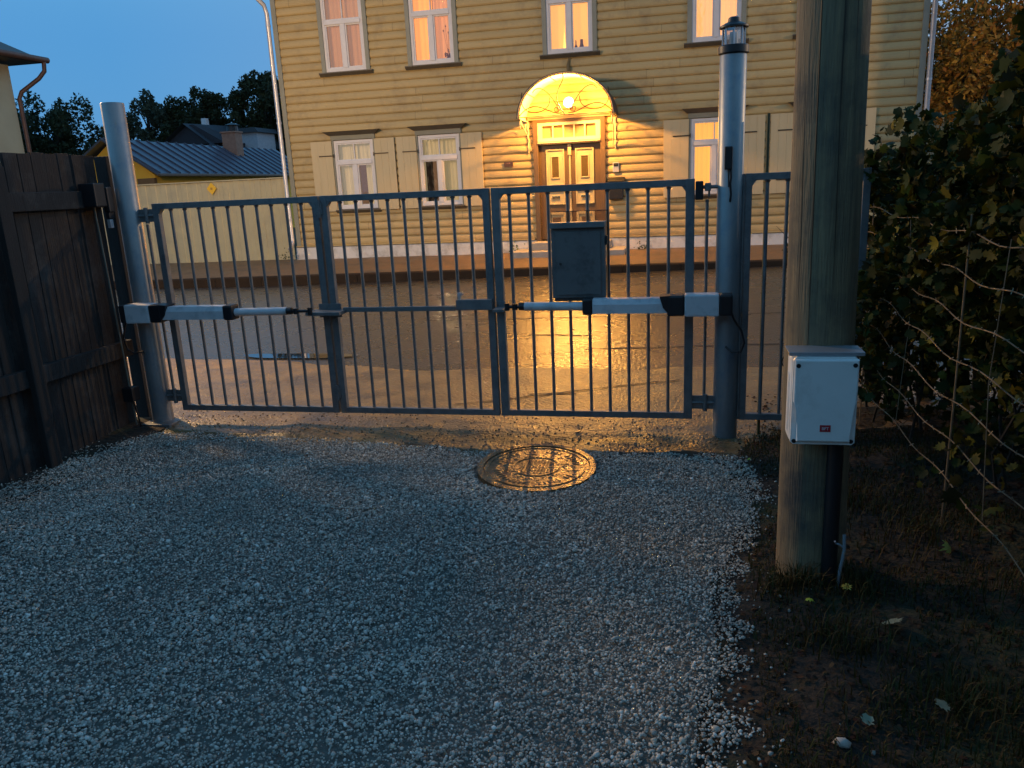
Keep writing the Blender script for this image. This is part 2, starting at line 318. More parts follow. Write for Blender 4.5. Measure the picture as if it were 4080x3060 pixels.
# soil verge on the right, raised towards the hedge
SOILM=mat('dark_leafy_soil',(.030,.019,.010),(.012,.009,.006),rough=.95,scale=9,bump=.02,bscale=28,detail=10,dirt=((.034,.045,.010),1.6))
def soil_z(x,y):
    e=gx(y); t=max(0,min(1,(x-e+.10)/.35)); h=-.03+t*.06+max(0,x-.8)*.10
    if y>4.3: h-=.03*min(1,(y-4.3)/.3)
    return h+t*(nz(x,y,2.2,.04,41)+nz(x,y,8,.016,42))
sheet('soil_verge',.02,5,-3,6.2,150,220,lambda x,y: min(soil_z(x,y), .005 if y>4.75 else 9)-(0.10 if y>5.4 else 0),SOILM,inside=lambda x,y:x>gx(min(y,4.36))-.12)
sheet('soil_verge',-6.5,-3.55,-3,4.80,40,100,lambda x,y:-.02+.02*max(0,min(1,(y-3.9)/.5))+nz(x,y,3,.012,44)+(.0 if x>-3.75 else .01),SOILM)
b=MB()
# ---------------------------------------------------------------- manhole cover
MHM=mat('cast_iron_cover',(.34,.26,.15),(.13,.10,.06),rough=.22,rough2=.36,metal=.8,scale=14,bump=.004,bscale=60)
mh=thing('manhole_cover','round cast iron manhole cover with raised rings set in the gravel before the gate','manhole cover',(MHX,MHY,.0))
def ring(b,cx,cy,r0,r1,z0,z1,n=64):
    A=[[b.bm.verts.new((cx+r*math.cos(2*math.pi*k/n),cy+r*math.sin(2*math.pi*k/n),z)) for k in range(n)] for r,z in ((r1,z0),(r1,z1),(r0,z1),(r0,z0))]
    for a,c in zip(A,A[1:]):
        for k in range(n): b.bm.faces.new((a[k],a[(k+1)%n],c[(k+1)%n],c[k]))
b=MB(); ring(b,MHX,MHY,.300,.335,-.06,.012); b.build('rim',MHM,mh,True)
b=MB(); b.tube([(MHX,MHY,-.03),(MHX,MHY,.007)],.296,64); 
ring(b,MHX,MHY,.268,.278,.002,.0105); ring(b,MHX,MHY,.125,.133,.002,.0105)
for k in range(52):
    a=2*math.pi*k/52
    if k%13 in (0,1) or random.random()<.12: continue
    Mx=Matrix.Translation((MHX+.225*math.cos(a),MHY+.225*math.sin(a),.0075))@Matrix.Rotation(a,4,'Z')
    b.box(-.017,.017,-.005-random.random()*.004,.005,-.004,.0025,.001,Mx)
for k in range(60):
    rr=.145+.05*random.random(); a=random.uniform(0,6.283); Mx=Matrix.Translation((MHX+rr*math.cos(a),MHY+rr*math.sin(a),.0075))@Matrix.Rotation(random.uniform(0,3),4,'Z')
    b.box(-.009,.009,-.004,.004,-.004,.0018,.001,Mx)
for i in range(-6,7):
    for j in range(-6,7):
        if (i*i+j*j)*.018**2<.105**2: b.box(MHX+i*.018-.005,MHX+i*.018+.005,MHY+j*.018-.005,MHY+j*.018+.005,.003,.0090,.001)
b.build('lid',MHM,mh,True)
mh.rotation_euler=(R(2.6),R(.8),0)
# ---------------------------------------------------------------- gate posts
GY=4.754
def gate_post(x,top,label,yo=GY):
    t=thing('gate_post',label,'gate post',(x,yo,0),'steel gate posts')
    b=MB(); b.tube([(x,yo,-.3),(x,yo,top-.004),(x,yo,top)],[.0725,.0725,.070],36); b.build('tube',GALVP,t,True)
    return t
lp=gate_post(-3.662,2.185,'tall plain steel gate post beside the dark board fence, bare on top')
rp=gate_post(.272,2.185,'steel gate post in front of the small side gate, carrying a lantern on top')
b=MB(); b.box(-3.80,-3.53,GY-.12,GY+.12,-.03,.012,.004); b.build('base_plate',GALV,lp)
lan=thing('post_lantern','small unlit lantern with clear panes and dark cap on top of the steel gate post','lantern',(.272,GY,2.185))
b=MB(); b.tube([(.272,GY,2.187),(.272,GY,2.192),(.272,GY,2.226),(.272,GY,2.231)],[.07,.083,.083,.078],28); b.build('collar',BLACKP,lan,True)
b=MB(); b.tube([(.272,GY,2.232),(.272,GY,2.325)],.056,8); b.build('pane',glass('lantern_glass',(.95,.93,.9),.3,.08),lan)
b=MB()
for k in range(8):
    a=2*math.pi*(k+.0)/8; b.tube([(.272+.059*math.cos(a),GY+.059*math.sin(a),2.23),(.272+.059*math.cos(a),GY+.059*math.sin(a),2.328)],.004,6)
b.build('pane_bars',ROOFM,lan)
b=MB(); b.tube([(.272,GY,2.234),(.272,GY,2.30)],[.026,.022],14); b.build('frosted_tube',mat('frosted_tube',(.7,.66,.6),rough=.4),lan,True)
b=MB(); b.tube([(.272,GY,2.322),(.272,GY,2.330),(.272,GY,2.347),(.272,GY,2.350),(.272,GY,2.372),(.272,GY,2.378)],[.078,.078,.045,.034,.030,.018],20); b.build('cap',BLACKP,lan,True)
rd=thing('card_reader','slim black card reader fixed to the lantern post above the gate, cable hanging below','card reader',(.26,GY-.08,1.58))
b=MB(); b.box(.232,.275,GY-.115,GY-.074,1.575,1.70,.006); b.build('casing',BLACKP,rd)
b=MB(); b.tube([(.268,GY-.085,1.58),(.27,GY-.09,1.53),(.266,GY-.083,1.50),(.272,GY-.088,1.44),(.268,GY-.08,1.40)],.006,8); b.tube([(.255,GY-.085,1.58),(.258,GY-.083,1.48)],.0035,6); b.build('cable',BLACKP,rd,True)
# ---------------------------------------------------------------- gate leaves
Z0,Z1=.092,1.535; RT=.04
def panel(x0,x1,nb,parent,pitch=None,y=GY,z0=Z0,z1=Z1,fs=.045,xs=None):
    b=MB()
    b.box(x0,x0+fs,y-.02,y+.02,z0,z1,.004); b.box(x1-fs,x1,y-.02,y+.02,z0,z1,.004)
    b.box(x0+fs-.001,x1-fs+.001,y-.0195,y+.0195,z1-RT,z1-.001,.003); b.box(x0+fs-.001,x1-fs+.001,y-.0195,y+.0195,z0+.001,z0+RT,.003)
    for cx,sx in ((x0+fs,1),(x1-fs,-1)):   # small gussets in the upper corners
        b.prism([(cx,z1-RT),(cx+sx*.022,z1-RT),(cx,z1-RT-.03)],'y',y-.017,y+.017)
    b.build('frame',GALV,parent)
    xs=xs or [x0+fs/2+(x1-x0-fs)*(k+1)/(nb+1) for k in range(nb)]
    for x in xs:
        b=MB(); b.tube([(x,y,z0+RT-.01),(x,y,z1-RT+.01)],.0105,10); 
        b.tube([(x,y,z1-RT-.014),(x,y,z1-RT-.002)],[.0105,.018],10,False); b.build('bar',GALV,parent,True)
Lg=thing('gate_leaf','wider gate leaf of two hinged barred panels, hung on the bare post','gate leaf',(-3.48,GY,Z0),'leaves of the driveway gate')
panel(-3.475,-2.272,10,Lg); panel(-2.258,-1.146,9,Lg)
for z in (.18,.72,1.40):
    b=MB(); b.tube([(-2.265,GY-.028,z),(-2.265,GY-.028,z+.11)],.011,10); b.box(-2.285,-2.245,GY-.030,GY-.018,z+.02,z+.09,.002); b.build('hinge',GALV,Lg)
b=MB(); b.box(-2.155,-1.39,GY-.058,GY-.034,.792,.822,.003); b.build('cross_bar',GALV,Lg)
b=MB(); b.box(-1.385,-1.15,GY-.066,GY-.024,.795,.862,.004); b.build('latch_plate',GALV,Lg)
b=MB(); b.tube([(-1.362,GY-.05,.862),(-1.362,GY-.05,.885)],.010,8); b.tube([(-1.362,GY-.05,.885),(-1.362,GY-.05,.905)],[.017,.015],10); b.box(-1.362,-1.335,GY-.055,GY-.045,.893,.899); b.build('knob',ROOFM,Lg)
def motor_bracket(x0,x1,z,g):
    b=MB(); b.box(x0,x1,GY-.155,GY-.024,z,z+.022,.003); b.box(x0+.04,x1-.04,GY-.032,GY-.0205,z-.03,z+.06,.002); b.build('bracket',GALV,g)
motor_bracket(-2.375,-2.14,.785,Lg)
Rg=thing('gate_leaf','narrower single-panel gate leaf carrying the grey letter box, hung on the lantern post','gate leaf',(.04,GY,Z0),'leaves of the driveway gate')
panel(-1.135,.075,9,Rg,xs=[-1.025+k*.119 for k in range(9)],fs=.052)
b=MB(); b.box(-1.128,-1.06,GY-.155,GY-.022,.795,.812,.002); b.box(-1.12,-1.075,GY-.03,GY-.0205,.77,.845,.002); b.build('bracket',GALV,Rg)
def hinge(x0,x1,z,g):
    b=MB(); b.box(x0,x1,GY-.006,GY+.006,z,z+.085,.002); b.tube([((x0+x1)/2+.01,GY-.012,z-.01),((x0+x1)/2+.01,GY-.012,z+.095)],.014,12)
    b.tube([(x0-.0,GY-.008,z+.042),(x1,GY-.008,z+.042)],.010,8); b.build('hinge',GALV,g)
hinge(-3.60,-3.475,1.415,Lg); hinge(-3.60,-3.475,.155,Lg); hinge(.07,.215,.155,Rg)
b=MB(); b.tube([(-3.548,GY+.01,.16),(-3.548,GY+.01,1.40)],.0105,10); b.build('filler_bar',GALV,Lg,True)
b=MB(); b.tube([(.145,GY+.01,.14),(.145,GY+.01,1.415)],.0105,10); b.build('filler_bar',GALV,Rg,True)
b=MB(); b.box(.078,.122,GY-.04,GY+.02,1.415,1.52,.006); b.build('lock_case',BLACKP,Rg)
b=MB(); b.tube([(.122,GY-.01,1.485),(.215,GY-.01,1.485)],.011,10); b.tube([(.155,GY-.01,1.43),(.155,GY-.01,1.50)],.006,8); b.box(.13,.165,GY-.03,GY+.01,1.462,1.508,.006); b.build('hinge_bolt',GALV,Rg)
# letter box on the gate, its back sheet
mb=thing('letter_box','grey metal letter box with folded lid hung on the barred gate leaf','letter box',(-.60,4.66,.85))
LBM=mat('grey_lacquered_sheet',(.17,.17,.165),(.14,.14,.14),rough=.45,metal=.3,scale=5,bump=.0004,bscale=80,dirt=((.075,.08,.08),8))
b=MB(); b.box(-.760,-.440,4.66,4.728,.868,1.283,.005); b.build('body',LBM,mb)
b=MB(); b.box(-.733,-.465,4.652,4.659,.888,1.262,.002); b.build('door',LBM,mb)
b=MB(); b.box(-.764,-.436,4.630,4.73,1.284,1.318,.004); b.build('lid',GALV,mb)
b=MB(); b.box(-.75,-.45,4.668,4.72,.848,.866,.003); b.build('base',DARKSH,mb)
b=MB(); b.tube([(-.705,4.6515,1.075),(-.705,4.646,1.075)],.008,12); b.build('key_lock',DARKSH,mb)
b=MB(); b.box(-.438,-.425,4.66,4.70,1.18,1.235,.002); b.build('clasp',BLACKP,mb)
b=MB()
for p,q in (((-.768,.86),(-.768,1.378)),((-.768,1.378),(-.425,1.378)),((-.425,1.378),(-.425,.86))): b.tube([(p[0],4.736,p[1]),(q[0],4.736,q[1])],.003,6)
sh=b.build('sheet_rim',DARKSH,mb)
b=MB(); b.box(-.766,-.427,4.7345,4.7365,.86,1.377); b.build('clear_sheet',glass('acrylic_sheet',(.93,.90,.86),.04,.1),mb)
# ---------------------------------------------------------------- linear gate motors
def motor(label,xa,sg,xs,z=.825,y=4.60,cable=None,ext=.11):
    """xa: post-side end; sg: direction towards the gate centre; xs: stations"""
    t=thing('gate_motor',label,'gate motor',(xa,y,z),'linear motors driving the gate leaves')
    X=lambda d: xa+sg*d
    def seg(d0,d1,h,w,m,name,bev=.012,dz=0):
        b=MB(); a,c=sorted((X(d0),X(d1))); b.box(a,c,y-w,y+w,z+dz-h,z+dz+h,bev); b.build(name,m,t)
    a0,a1,a2,a3,a4,a5,a6=xs
    seg(a0,a1-.001,.060,.055,BLACKP,'end_cap',.010); seg(a1,a2,.063,.058,MOTORW,'motor_housing',.010)
    seg(a2,a3,.060,.054,BLACKP,'collar',.012)
    b=MB(); b.prism([(y-.042,z-.042),(y+.042,z-.042),(y+.042,z+.043),(y-.026,z+.043),(y-.042,z+.012)],'x',*sorted((X(a3),X(a4)))); b.build('drive_tube',MOTORW,t)
    b=MB(); q=[(X(a3)-sg*.0,z+.058),(X(a3)+sg*.05,z+.056),(X(a3)+sg*.03,z),(X(a3)+sg*.005,z-.06)]; b.prism([(X(a3)-sg*.02,z+.06),(X(a3)+sg*.045,z+.056),(X(a3)+sg*.025,z-.01),(X(a3)-sg*.02,z-.06)],'y',y-.052,y+.05); b.build('collar_lip',BLACKP,t)
    seg(a4,a5,.050,.046,BLACKP,'front_cap',.014)
    b=MB(); b.tube([(X(a5),y,z-.002),(X(a6),y,z+.002)],.026,18); b.build('rod_sleeve',MOTORW,t,True)
    b=MB(); b.tube([(X(a6),y,z+.002),(X(a6+.035),y,z+.002)],.023,14); b.tube([(X(a6+.035),y,z),(X(a6+ext),y,z)],.010,10); b.tube([(X(a6+.062),y,z-.018),(X(a6+.062),y,z+.018)],.017,12); b.tube([(X(a6+ext),y,z-.022),(X(a6+ext),y,z+.022)],.016,12); b.build('rod_end',BLACKP,t,True)
    b=MB(); b.box(*sorted((X(a0+.04),X(a2))),y+.055,y+.095,z-.012,z+.012,.002); b.build('rear_bracket',GALV,t)
    if cable: b=MB(); b.tube(cable,.0065,8); b.build('cable',BLACKP,t,True)
    return t
motor('white linear motor reaching from the bare post by the board fence',-3.70,1,[-.012,.032,.215,.305,.76,.83,1.20],z=.818,ext=.16,
  cable=[(-3.70,4.60,.78),(-3.73,4.60,.72),(-3.77,4.62,.64),(-3.76,4.63,.56),(-3.72,4.64,.53),(-3.66,4.66,.54)])
motor('white linear motor reaching from the lantern post, under the grey letter box',.29,-1,[0,.075,.268,.365,.80,.86,1.215],z=.828,
  cable=[(.288,4.60,.775),(.30,4.60,.74),(.345,4.60,.67),(.362,4.60,.60),(.345,4.61,.545),(.30,4.62,.54),(.26,4.64,.57)])
# ---------------------------------------------------------------- side gate panel and rod
sg_=thing('side_gate','narrow barred side gate between the lantern post and the wooden pole','side gate',(.36,GY,Z0))
panel(.352,1.02,5,sg_,xs=[.476,.585,.695,.805,.91],z1=1.55,fs=.04)
b=MB(); b.box(.341,.351,GY-.03,GY-.012,.10,1.55,.002); b.build('stop_strip',GALV,sg_)
b=MB(); b.tube([(.608,GY-.02,.50),(.595,GY-.03,.48),(.588,GY-.03,.455),(.60,GY-.03,.435),(.612,GY-.02,.44)],.004,6); b.build('wire_loop',IRON,sg_,True)
rod=MB(); rod.tube([(.476,GY+.035,-.02),(.473,GY+.035,1.87)],.0095,10)
tag(rod.build('metal_rod',mat('dark_green_rod',(.05,.055,.02),rough=.6),None,True),'thin dark green rod standing behind the side gate, higher than its top rail','rod')
# ---------------------------------------------------------------- utility pole with its control box
POLEM=mat('weathered_pole_wood',(.27,.19,.10),(.13,.10,.062),rough=.85,scale=7,stretch=(7,7,.35),bump=.006,bscale=26,dirt=((.05,.05,.045),3))
pole=thing('utility_pole','thick weathered wooden utility pole carrying the white control box','utility pole',(.505,2.96,0))
b=MB(); n=30; rings=[]
for z,r in ((-.2,.128),(.1,.126),(.6,.121),(1.2,.118),(2.0,.114),(3.5,.108),(6,.098),(8.5,.09)):
    lx=.505-.018*(z/2.) ; rg=[]
    for k in range(n):
        a=2*math.pi*k/n; rr=r*(1+.02*noise.noise(Vector((math.cos(a)*3,math.sin(a)*3,z*.6))))
        if k in (24,): rr*=.955      # drying crack down the front
        rg.append(b.bm.verts.new((lx+rr*math.cos(a),2.96+rr*math.sin(a),z)))
    rings.append(rg)
for A,B in zip(rings,rings[1:]):
    for k in range(n): b.bm.faces.new((A[k],A[(k+1)%n],B[(k+1)%n],B[k]))
b.bm.faces.new(rings[-1]); b.build('shaft',POLEM,pole,True)
b=MB(); b.tube([(.552,2.832,-.05),(.550,2.828,.3),(.549,2.83,.60)],.028,14); b.build('shade_tube',BLACKP,pole,True)  # black tube put in for the shaded middle of the pole
b=MB(); b.tube([(.585,2.80,-.02),(.578,2.795,.03),(.583,2.79,.12),(.592,2.785,.20),(.590,2.79,.26)],.006,8); b.tube([(.590,2.79,.21),(.575,2.788,.222),(.563,2.79,.225),(.558,2.785,.235)],.004,6); b.build('loose_cable',mat('grey_cable',(.22,.24,.26),rough=.5),pole,True)
for a,z0_,z1_,w in ((-82,.98,5.0,.0045),(-118,.62,2.6,.003),(-60,1.3,3.4,.003),(-140,1.0,1.9,.0025)):
    b=MB(); pts=[]
    for k in range(24):
        z=z0_+(z1_-z0_)*k/23; aa=R(a+2.2*noise.noise(Vector((z*2,a,0)))); r=.1215-.0045*z; pts.append((.505-.009*z+r*math.cos(aa),2.96+r*math.sin(aa),z))
    b.tube(pts,[w*math.sin(math.pi*(k+.5)/24)**.5 for k in range(24)],5); b.build('drying_crack',IRON,pole)
cb=thing('control_box','white plastic gate control box with a small red label, screwed to the wooden pole','control box',(.49,2.76,.62))
CX0,CX1,CZ0,CZ1=.378,.588,.628,.938
b=MB(); b.box(CX0-.004,CX1+.002,2.745,2.842,CZ0+.004,CZ1-.004,.014); b.build('housing',WHITEP,cb,True)
b=MB()   # lid with waisted lower corners
pl=[(CX0,CZ0+.008),(CX0+.01,CZ0),(CX1-.01,CZ0),(CX1,CZ0+.008),(CX1,CZ1-.012),(CX1-.012,CZ1),(CX0+.012,CZ1),(CX0,CZ1-.012)]
b.prism(pl,'y',2.722,2.7435); b.build('lid',WHITEP,cb)
b=MB(); pr=[(CX0+.018,CZ0+.014),(CX1-.018,CZ0+.014),(CX1-.018,CZ0+.125),(CX1-.003,CZ0+.155),(CX1-.003,CZ1-.006),(CX0+.003,CZ1-.006),(CX0+.003,CZ0+.155),(CX0+.018,CZ0+.125)]
b.prism(pr,'y',2.704,2.7215)
bmesh.ops.bevel(b.bm,geom=[e for e in b.bm.edges if all(abs(v.co.y-2.704)<1e-4 for v in e.verts)],offset=.006,segments=3,profile=.5,affect='EDGES'); b.build('raised_panel',WHITEP,cb)
for sx,sz in ((CX0+.014,CZ1-.026),(CX1-.016,CZ1-.024),(CX0+.012,CZ0+.011),(CX1-.012,CZ0+.013)):
    b=MB(); yf=2.7035 if sz>.8 else 2.7205; b.tube([(sx,yf+.004,sz),(sx,yf-.0015,sz)],.0075,14); b.build('screw',BLACKP,cb,True)
b=MB(); b.box(CX0-.0055,CX0-.004,2.765,2.772,.66,.87); b.box(CX0-.0055,CX0-.004,2.79,2.797,.66,.87); b.build('side_rib',WHITEP,cb)
b=MB(); b.box(.470,.505,2.7015,2.7040,.680,.704,.001); lab=b.build('label',REDL,cb)
def text(s,size,loc,m,parent,name='lettering',ext=.0004):
    cu=bpy.data.curves.new(name,'FONT'); cu.body=s; cu.size=size; cu.extrude=ext; cu.align_x='CENTER'; cu.align_y='CENTER'
    t=bpy.data.objects.new(name,cu); COL.objects.link(t); dg=bpy.context.evaluated_depsgraph_get(); me=bpy.data.meshes.new_from_object(t.evaluated_get(dg)); bpy.data.objects.remove(t)
    me.transform(Matrix.Rotation(R(90),4,'X')); me.transform(Matrix.Translation(Vector(loc)-wloc(parent))); me.materials.clear(); me.materials.append(m)
    o=bpy.data.objects.new(name,me); COL.objects.link(o); o.parent=parent; return o
text('BFT',.0145,(.4875,2.7008,.6915),TEXTW,lab)
b=MB(); b.box(CX0-.014,CX1+.018,2.735,2.850,CZ1+.010,CZ1+.014,.001); b.box(CX0-.014,CX1+.018,2.733,2.7345,CZ1+.002,CZ1+.0135)
tag(b.build('rain_cover',mat('bare_sheet_metal',(.45,.47,.5),(.33,.35,.38),rough=.35,metal=.6,scale=9),None),'flat sheet metal rain cover right above the white control box','rain cover')
# ---------------------------------------------------------------- left board fence
FW=mat('old_dark_boards',(.022,.020,.019),(.011,.010,.010),rough=.85,scale=5,stretch=(5,5,.4),bump=.004,bscale=30,dirt=((.052,.048,.045),5),island=None)
FWP=mat('dark_fence_post',(.022,.018,.016),(.014,.012,.011),rough=.85,scale=5,stretch=(5,5,.5),bump=.004)
bf=thing('board_fence','dark weathered board fence running along the gravel up to the bare gate post','fence',(-3.86,3,0))
b=MB(); y=-3.0; fx=-3.86
while y<4.70:
    w=random.uniform(.085,.115); dx=random.uniform(-.006,.006); t=1.865+random.uniform(-.006,.006); 
    b.box(fx-.012+dx,fx+.010+dx,y+.004,y+w-.004,-.03+random.uniform(0,.02),t,.002,Matrix.Translation((fx,y,0))@Matrix.Rotation(random.uniform(-.006,.006),4,'X')@Matrix.Translation((-fx,-y,0))); y+=w
b.build('boards',FW,bf)
for z0,z1 in ((1.525,1.635),(.50,.61)):
    b=MB(); b.box(fx+.018,fx+.062,-3,4.74,z0,z1,.006); b.build('rail',FW,bf)
for y in (.0,1.95,3.84): b=MB(); b.box(fx+.064,fx+.105,y-.045,y+.045,-.05,1.78,.006); b.build('post',FWP,bf)
b=MB(); b.box(fx-.05,fx+.045,4.80,4.86,-.03,1.86,.006); b.build('end_post',FWP,bf)
jb=thing('junction_box','black junction box with a cable at the end of the dark board fence','junction box',(-3.77,4.5,1.5))
b=MB(); b.box(-3.82,-3.70,4.50,4.60,1.53,1.68,.008); b.build('casing',BLACKP,jb)
b=MB(); b.box(-3.735,-3.690,4.60,4.655,1.49,1.655,.01); b.box(-3.728,-3.700,4.60,4.65,1.45,1.49,.004); b.build('photo_cell',BLACKP,jb)
b=MB(); b.box(-3.725,-3.700,4.60,4.63,1.39,1.445,.004); b.build('cable_gland',ROOFM,jb)
b=MB(); b.tube([(-3.78,4.57,1.53),(-3.775,4.58,1.1),(-3.77,4.59,.6),(-3.765,4.60,.02)],.006,8); b.build('cable',mat('pale_conduit',(.16,.15,.12),rough=.6),jb,True)
cl=thing('cable_loop_box','small black box near the foot of the board fence','junction box',(-3.76,4.6,.24)); b=MB(); b.box(-3.80,-3.72,4.55,4.63,.20,.30,.006); b.build('casing',BLACKP,cl); b=MB(); b.tube([(-3.75,4.59,.20),(-3.745,4.60,.10),(-3.74,4.61,0)],.006,8); b.build('cable',BLACKP,cl)
# ---------------------------------------------------------------- the yellow wooden house
HX0,HX1,HY=-8.24,4.20,16.0
house=thing('wooden_house','two-storey ochre clapboard house with lit windows and a double front door','house',((HX0+HX1)/2,HY,.2))
WX=[-6.72,-4.86,-2.12,.60,2.52]
UZ0,UZ1,UT=3.95,5.42,4.88        # upper windows
LZ0,LZ1,LT=1.20,2.60,2.15
opens=[(x-.44,x+.44,UZ0,UZ1) for x in WX]+[(x-.44,x+.44,LZ0,LZ1) for i,x in enumerate(WX) if i!=2]+[(-2.83,-1.53,.40,2.72)]
PW=.155
prof=[(0,.004),(.04,.024),(.20,.036),(.45,.037),(.72,.029),(.90,.015)]
b=MB(); zs=[];ds=[]
z=.44
while z<6.5:
    for f,d in prof: zs.append(z+f*PW); ds.append(d)
    z+=PW
for i in range(len(zs)-1):
    zm=(zs[i]+zs[i+1])/2; cuts=sorted([(a,c) for a,c,d,e in opens if d<zm<e]); x=HX0; segs=[]
    for a,c in cuts:
        if a>x: segs.append((x,a)); x=c
    segs.append((x,HX1))
    for a,c in segs: b.quad((a,HY-ds[i],zs[i]),(c,HY-ds[i],zs[i]),(c,HY-ds[i+1],zs[i+1]),(a,HY-ds[i+1],zs[i+1]))
bmesh.ops.remove_doubles(b.bm,verts=b.bm.verts,dist=1e-5)
wall=b.build('wall',SIDING,house,recalc=False)
b=MB(); b.box(HX0,HX0+.02,HY+.02,HY+9,.2,6.5); b.box(HX1-.02,HX1,HY+.02,HY+9,.2,6.5); b.box(HX0,HX1,HY+8.98,HY+9,.2,6.5); b.build('side_walls',SIDING,house)
b=MB(); b.prism([(HY-.55,6.35),(HY-.55,6.5),(HY+4.5,9.2),(HY+9.5,6.5),(HY+9.5,6.35),(HY+4.5,9.0)],'x',HX0-.5,HX1+.5); b.build('roof',DARKSH,house)
b=MB()
for a,c in ((HX0-.03,-2.90),(-1.46,HX1+.03)):
    b=MB(); b.prism([(HY+.012,.08),(HY-.055,.08),(HY-.055,.41),(HY+.012,.424)],'x',a,c); b.build('plinth',PLINTH,house)
b=MB(); b.box(HX0-.02,-2.93,HY-.065,HY+.01,.425,.452,.003); b.box(-1.43,HX1+.02,HY-.065,HY+.01,.425,.452,.003); b.build('drip_board',SIDING,house)
for x in (HX0,HX1-.10): b=MB(); b.box(x,x+.10,HY-.062,HY-.005,.44,6.4,.004); b.build('corner_board',TRIM,house)
# windows
CU={'pink':curtain_mat('pink_curtain',(.50,.26,.12),.58,(.40,.19,.085)),'orange':curtain_mat('orange_curtain',(1.0,.42,.09),.8,(.85,.30,.06)),
    'gold':curtain_mat('golden_room',(1.0,.47,.11),.95,(.98,.42,.09)),'cream':curtain_mat('cream_curtain',(1.0,.54,.20),.85,(.85,.38,.11)),
    'amber':curtain_mat('amber_curtain',(1.0,.50,.12),.95,(.95,.42,.09)),'dim':mat('yellow_glow_curtain',(.66,.58,.40),(.52,.45,.30),rough=.9,scale=2,stretch=(6,1,.3),emit=(.50,.38,.20),estr=.42)}  # last curtain glows weakly in place of street light falling on it
ROOM=mat('room_wall_glow',(.10,.075,.05),(.06,.05,.04),rough=.9,scale=2.6,sharp=True,emit=(.34,.17,.08),estr=.5)  # weak glow put into the wall of the unlit rooms
def window(x,z0,z1,zt,kind,upper,label=None):
    h=.44
    b=MB(); y0,y1=HY-.038,HY+.03      # fixed frame with transom and mullion
    b.box(x-h,x-h+.055,y0,y1,z0,z1,.004); b.box(x+h-.055,x+h,y0,y1,z0,z1,.004); b.box(x-h+.055,x+h-.055,y0,y1,z0,z0+.06,.004); b.box(x-h+.055,x+h-.055,y0,y1,z1-.055,z1,.004)
    b.box(x-h+.055,x+h-.055,y0-.012,y1,zt-.038,zt+.038,.005); b.box(x-.045,x+.045,y0-.008,y1,z0+.06,zt-.038,.004); b.box(x-.011,x+.011,y0+.01,y1-.01,zt+.038,z1-.055,.002)
    w=b.build('window',FRAME,house)
    if label: w['label']=label
    b=MB()    # casements set back a little
    for a,c,d,e in ((x-h+.055,x-.045,z0+.06,zt-.038),(x+.045,x+h-.055,z0+.06,zt-.038),(x-h+.055,x+h-.055,zt+.038,z1-.055)):
        s=.028; b.box(a,a+s,y0+.012,y1-.01,d,e,.003); b.box(c-s,c,y0+.012,y1-.01,d,e,.003); b.box(a+s,c-s,y0+.012,y1-.01,d,d+s,.003); b.box(a+s,c-s,y0+.012,y1-.01,e-s,e,.003)
    b.build('sash',FRAME,w)
    b=MB(); b.quad((x-h+.02,HY+.005,z0+.02),(x+h-.02,HY+.005,z0+.02),(x+h-.02,HY+.005,z1-.02),(x-h+.02,HY+.005,z1-.02)); b.build('pane',GLASS,w,recalc=False)
    yc=HY+.16
    if kind=='split':   # parted curtains over a room wall, both with a weak glow put in
        b=MB(); 
        for a,c,za in ((x-h,x-.10,z0),(x+.16,x+h,z0),(x-h,x+h,zt+.02)): curtain(b,a,c,za,z1,yc)
        b.build('curtain',CU['dim'],w)
        b=MB(); b.box(x-h-.1,x+h+.1,HY+1.2,HY+1.22,z0-.2,z1+.1); b.build('room_wall',ROOM,w)
    elif kind=='split2':
        b=MB()
        for a,c,za in ((x+.02,x+h,z0),(x-h,x+h,zt+.02),(x-h,x-.36,z0)): curtain(b,a,c,za,z1,yc)
        b.build('curtain',CU['dim'],w)
        b=MB(); b.box(x-h-.1,x+h+.1,HY+1.2,HY+1.22,z0-.2,z1+.1); b.build('room_wall',ROOM,w)
    elif kind=='two':   # orange drape, darker pinkish right half
        b=MB(); curtain(b,x-h,x-.01,z0,z1,yc); b.build('curtain',CU['orange'],w)
        b=MB(); curtain(b,x-.0,x+h,z0,z1,yc); b.build('curtain',mat('rose_orange_curtain',(.66,.32,.14),(.52,.24,.10),rough=.9,scale=2,stretch=(5,1,.4),emit=(.80,.34,.13),estr=.66),w)
        b=MB()
        for k in range(46):
            a=random.uniform(0,6.28); rr=random.uniform(0,.11); px=x+.30+rr*math.cos(a); pz=z0+.12+abs(rr*math.sin(a))*1.3
            b.tube([(px,HY+.13,pz),(px+random.uniform(-.03,.03),HY+.12,pz+random.uniform(.0,.04))],[.016,.003],5)
        for px,pz in ((x+.20,z0+.62),(x+.30,z0+.58),(x+.25,z0+.70)): b.tube([(x+.27,HY+.13,z0+.2),(px,HY+.125,pz)],.0025,5); b.tube([(px,HY+.12,pz-.015),(px,HY+.12,pz+.018)],[.014,.008],6)
        b.tube([(x+.28,HY+.13,z0+.03),(x+.28,HY+.13,z0+.12)],[.035,.045],10)
        pt=b.build('pot_plant',mat('house_plant',(.20,.09,.03),rough=.9),w)
    else:
        b=MB(); curtain(b,x-h,x+h,z0,z1,yc,flat=(kind=='gold')); b.build('curtain',CU[kind],w)
    for sx in (-1,1):
        b=MB(); a,c=sorted((x+sx*h,x+sx*(h+(.085 if upper else .03)))); b.box(a,c,HY-.062,HY+.0,z0-.01,z1+.01,.004); b.build('casing',TRIM,w)
    if upper: b=MB(); b.box(x-h-.085,x+h+.085,HY-.062,HY,z1+.012,z1+.11,.004); b.build('casing_head',TRIM,w)
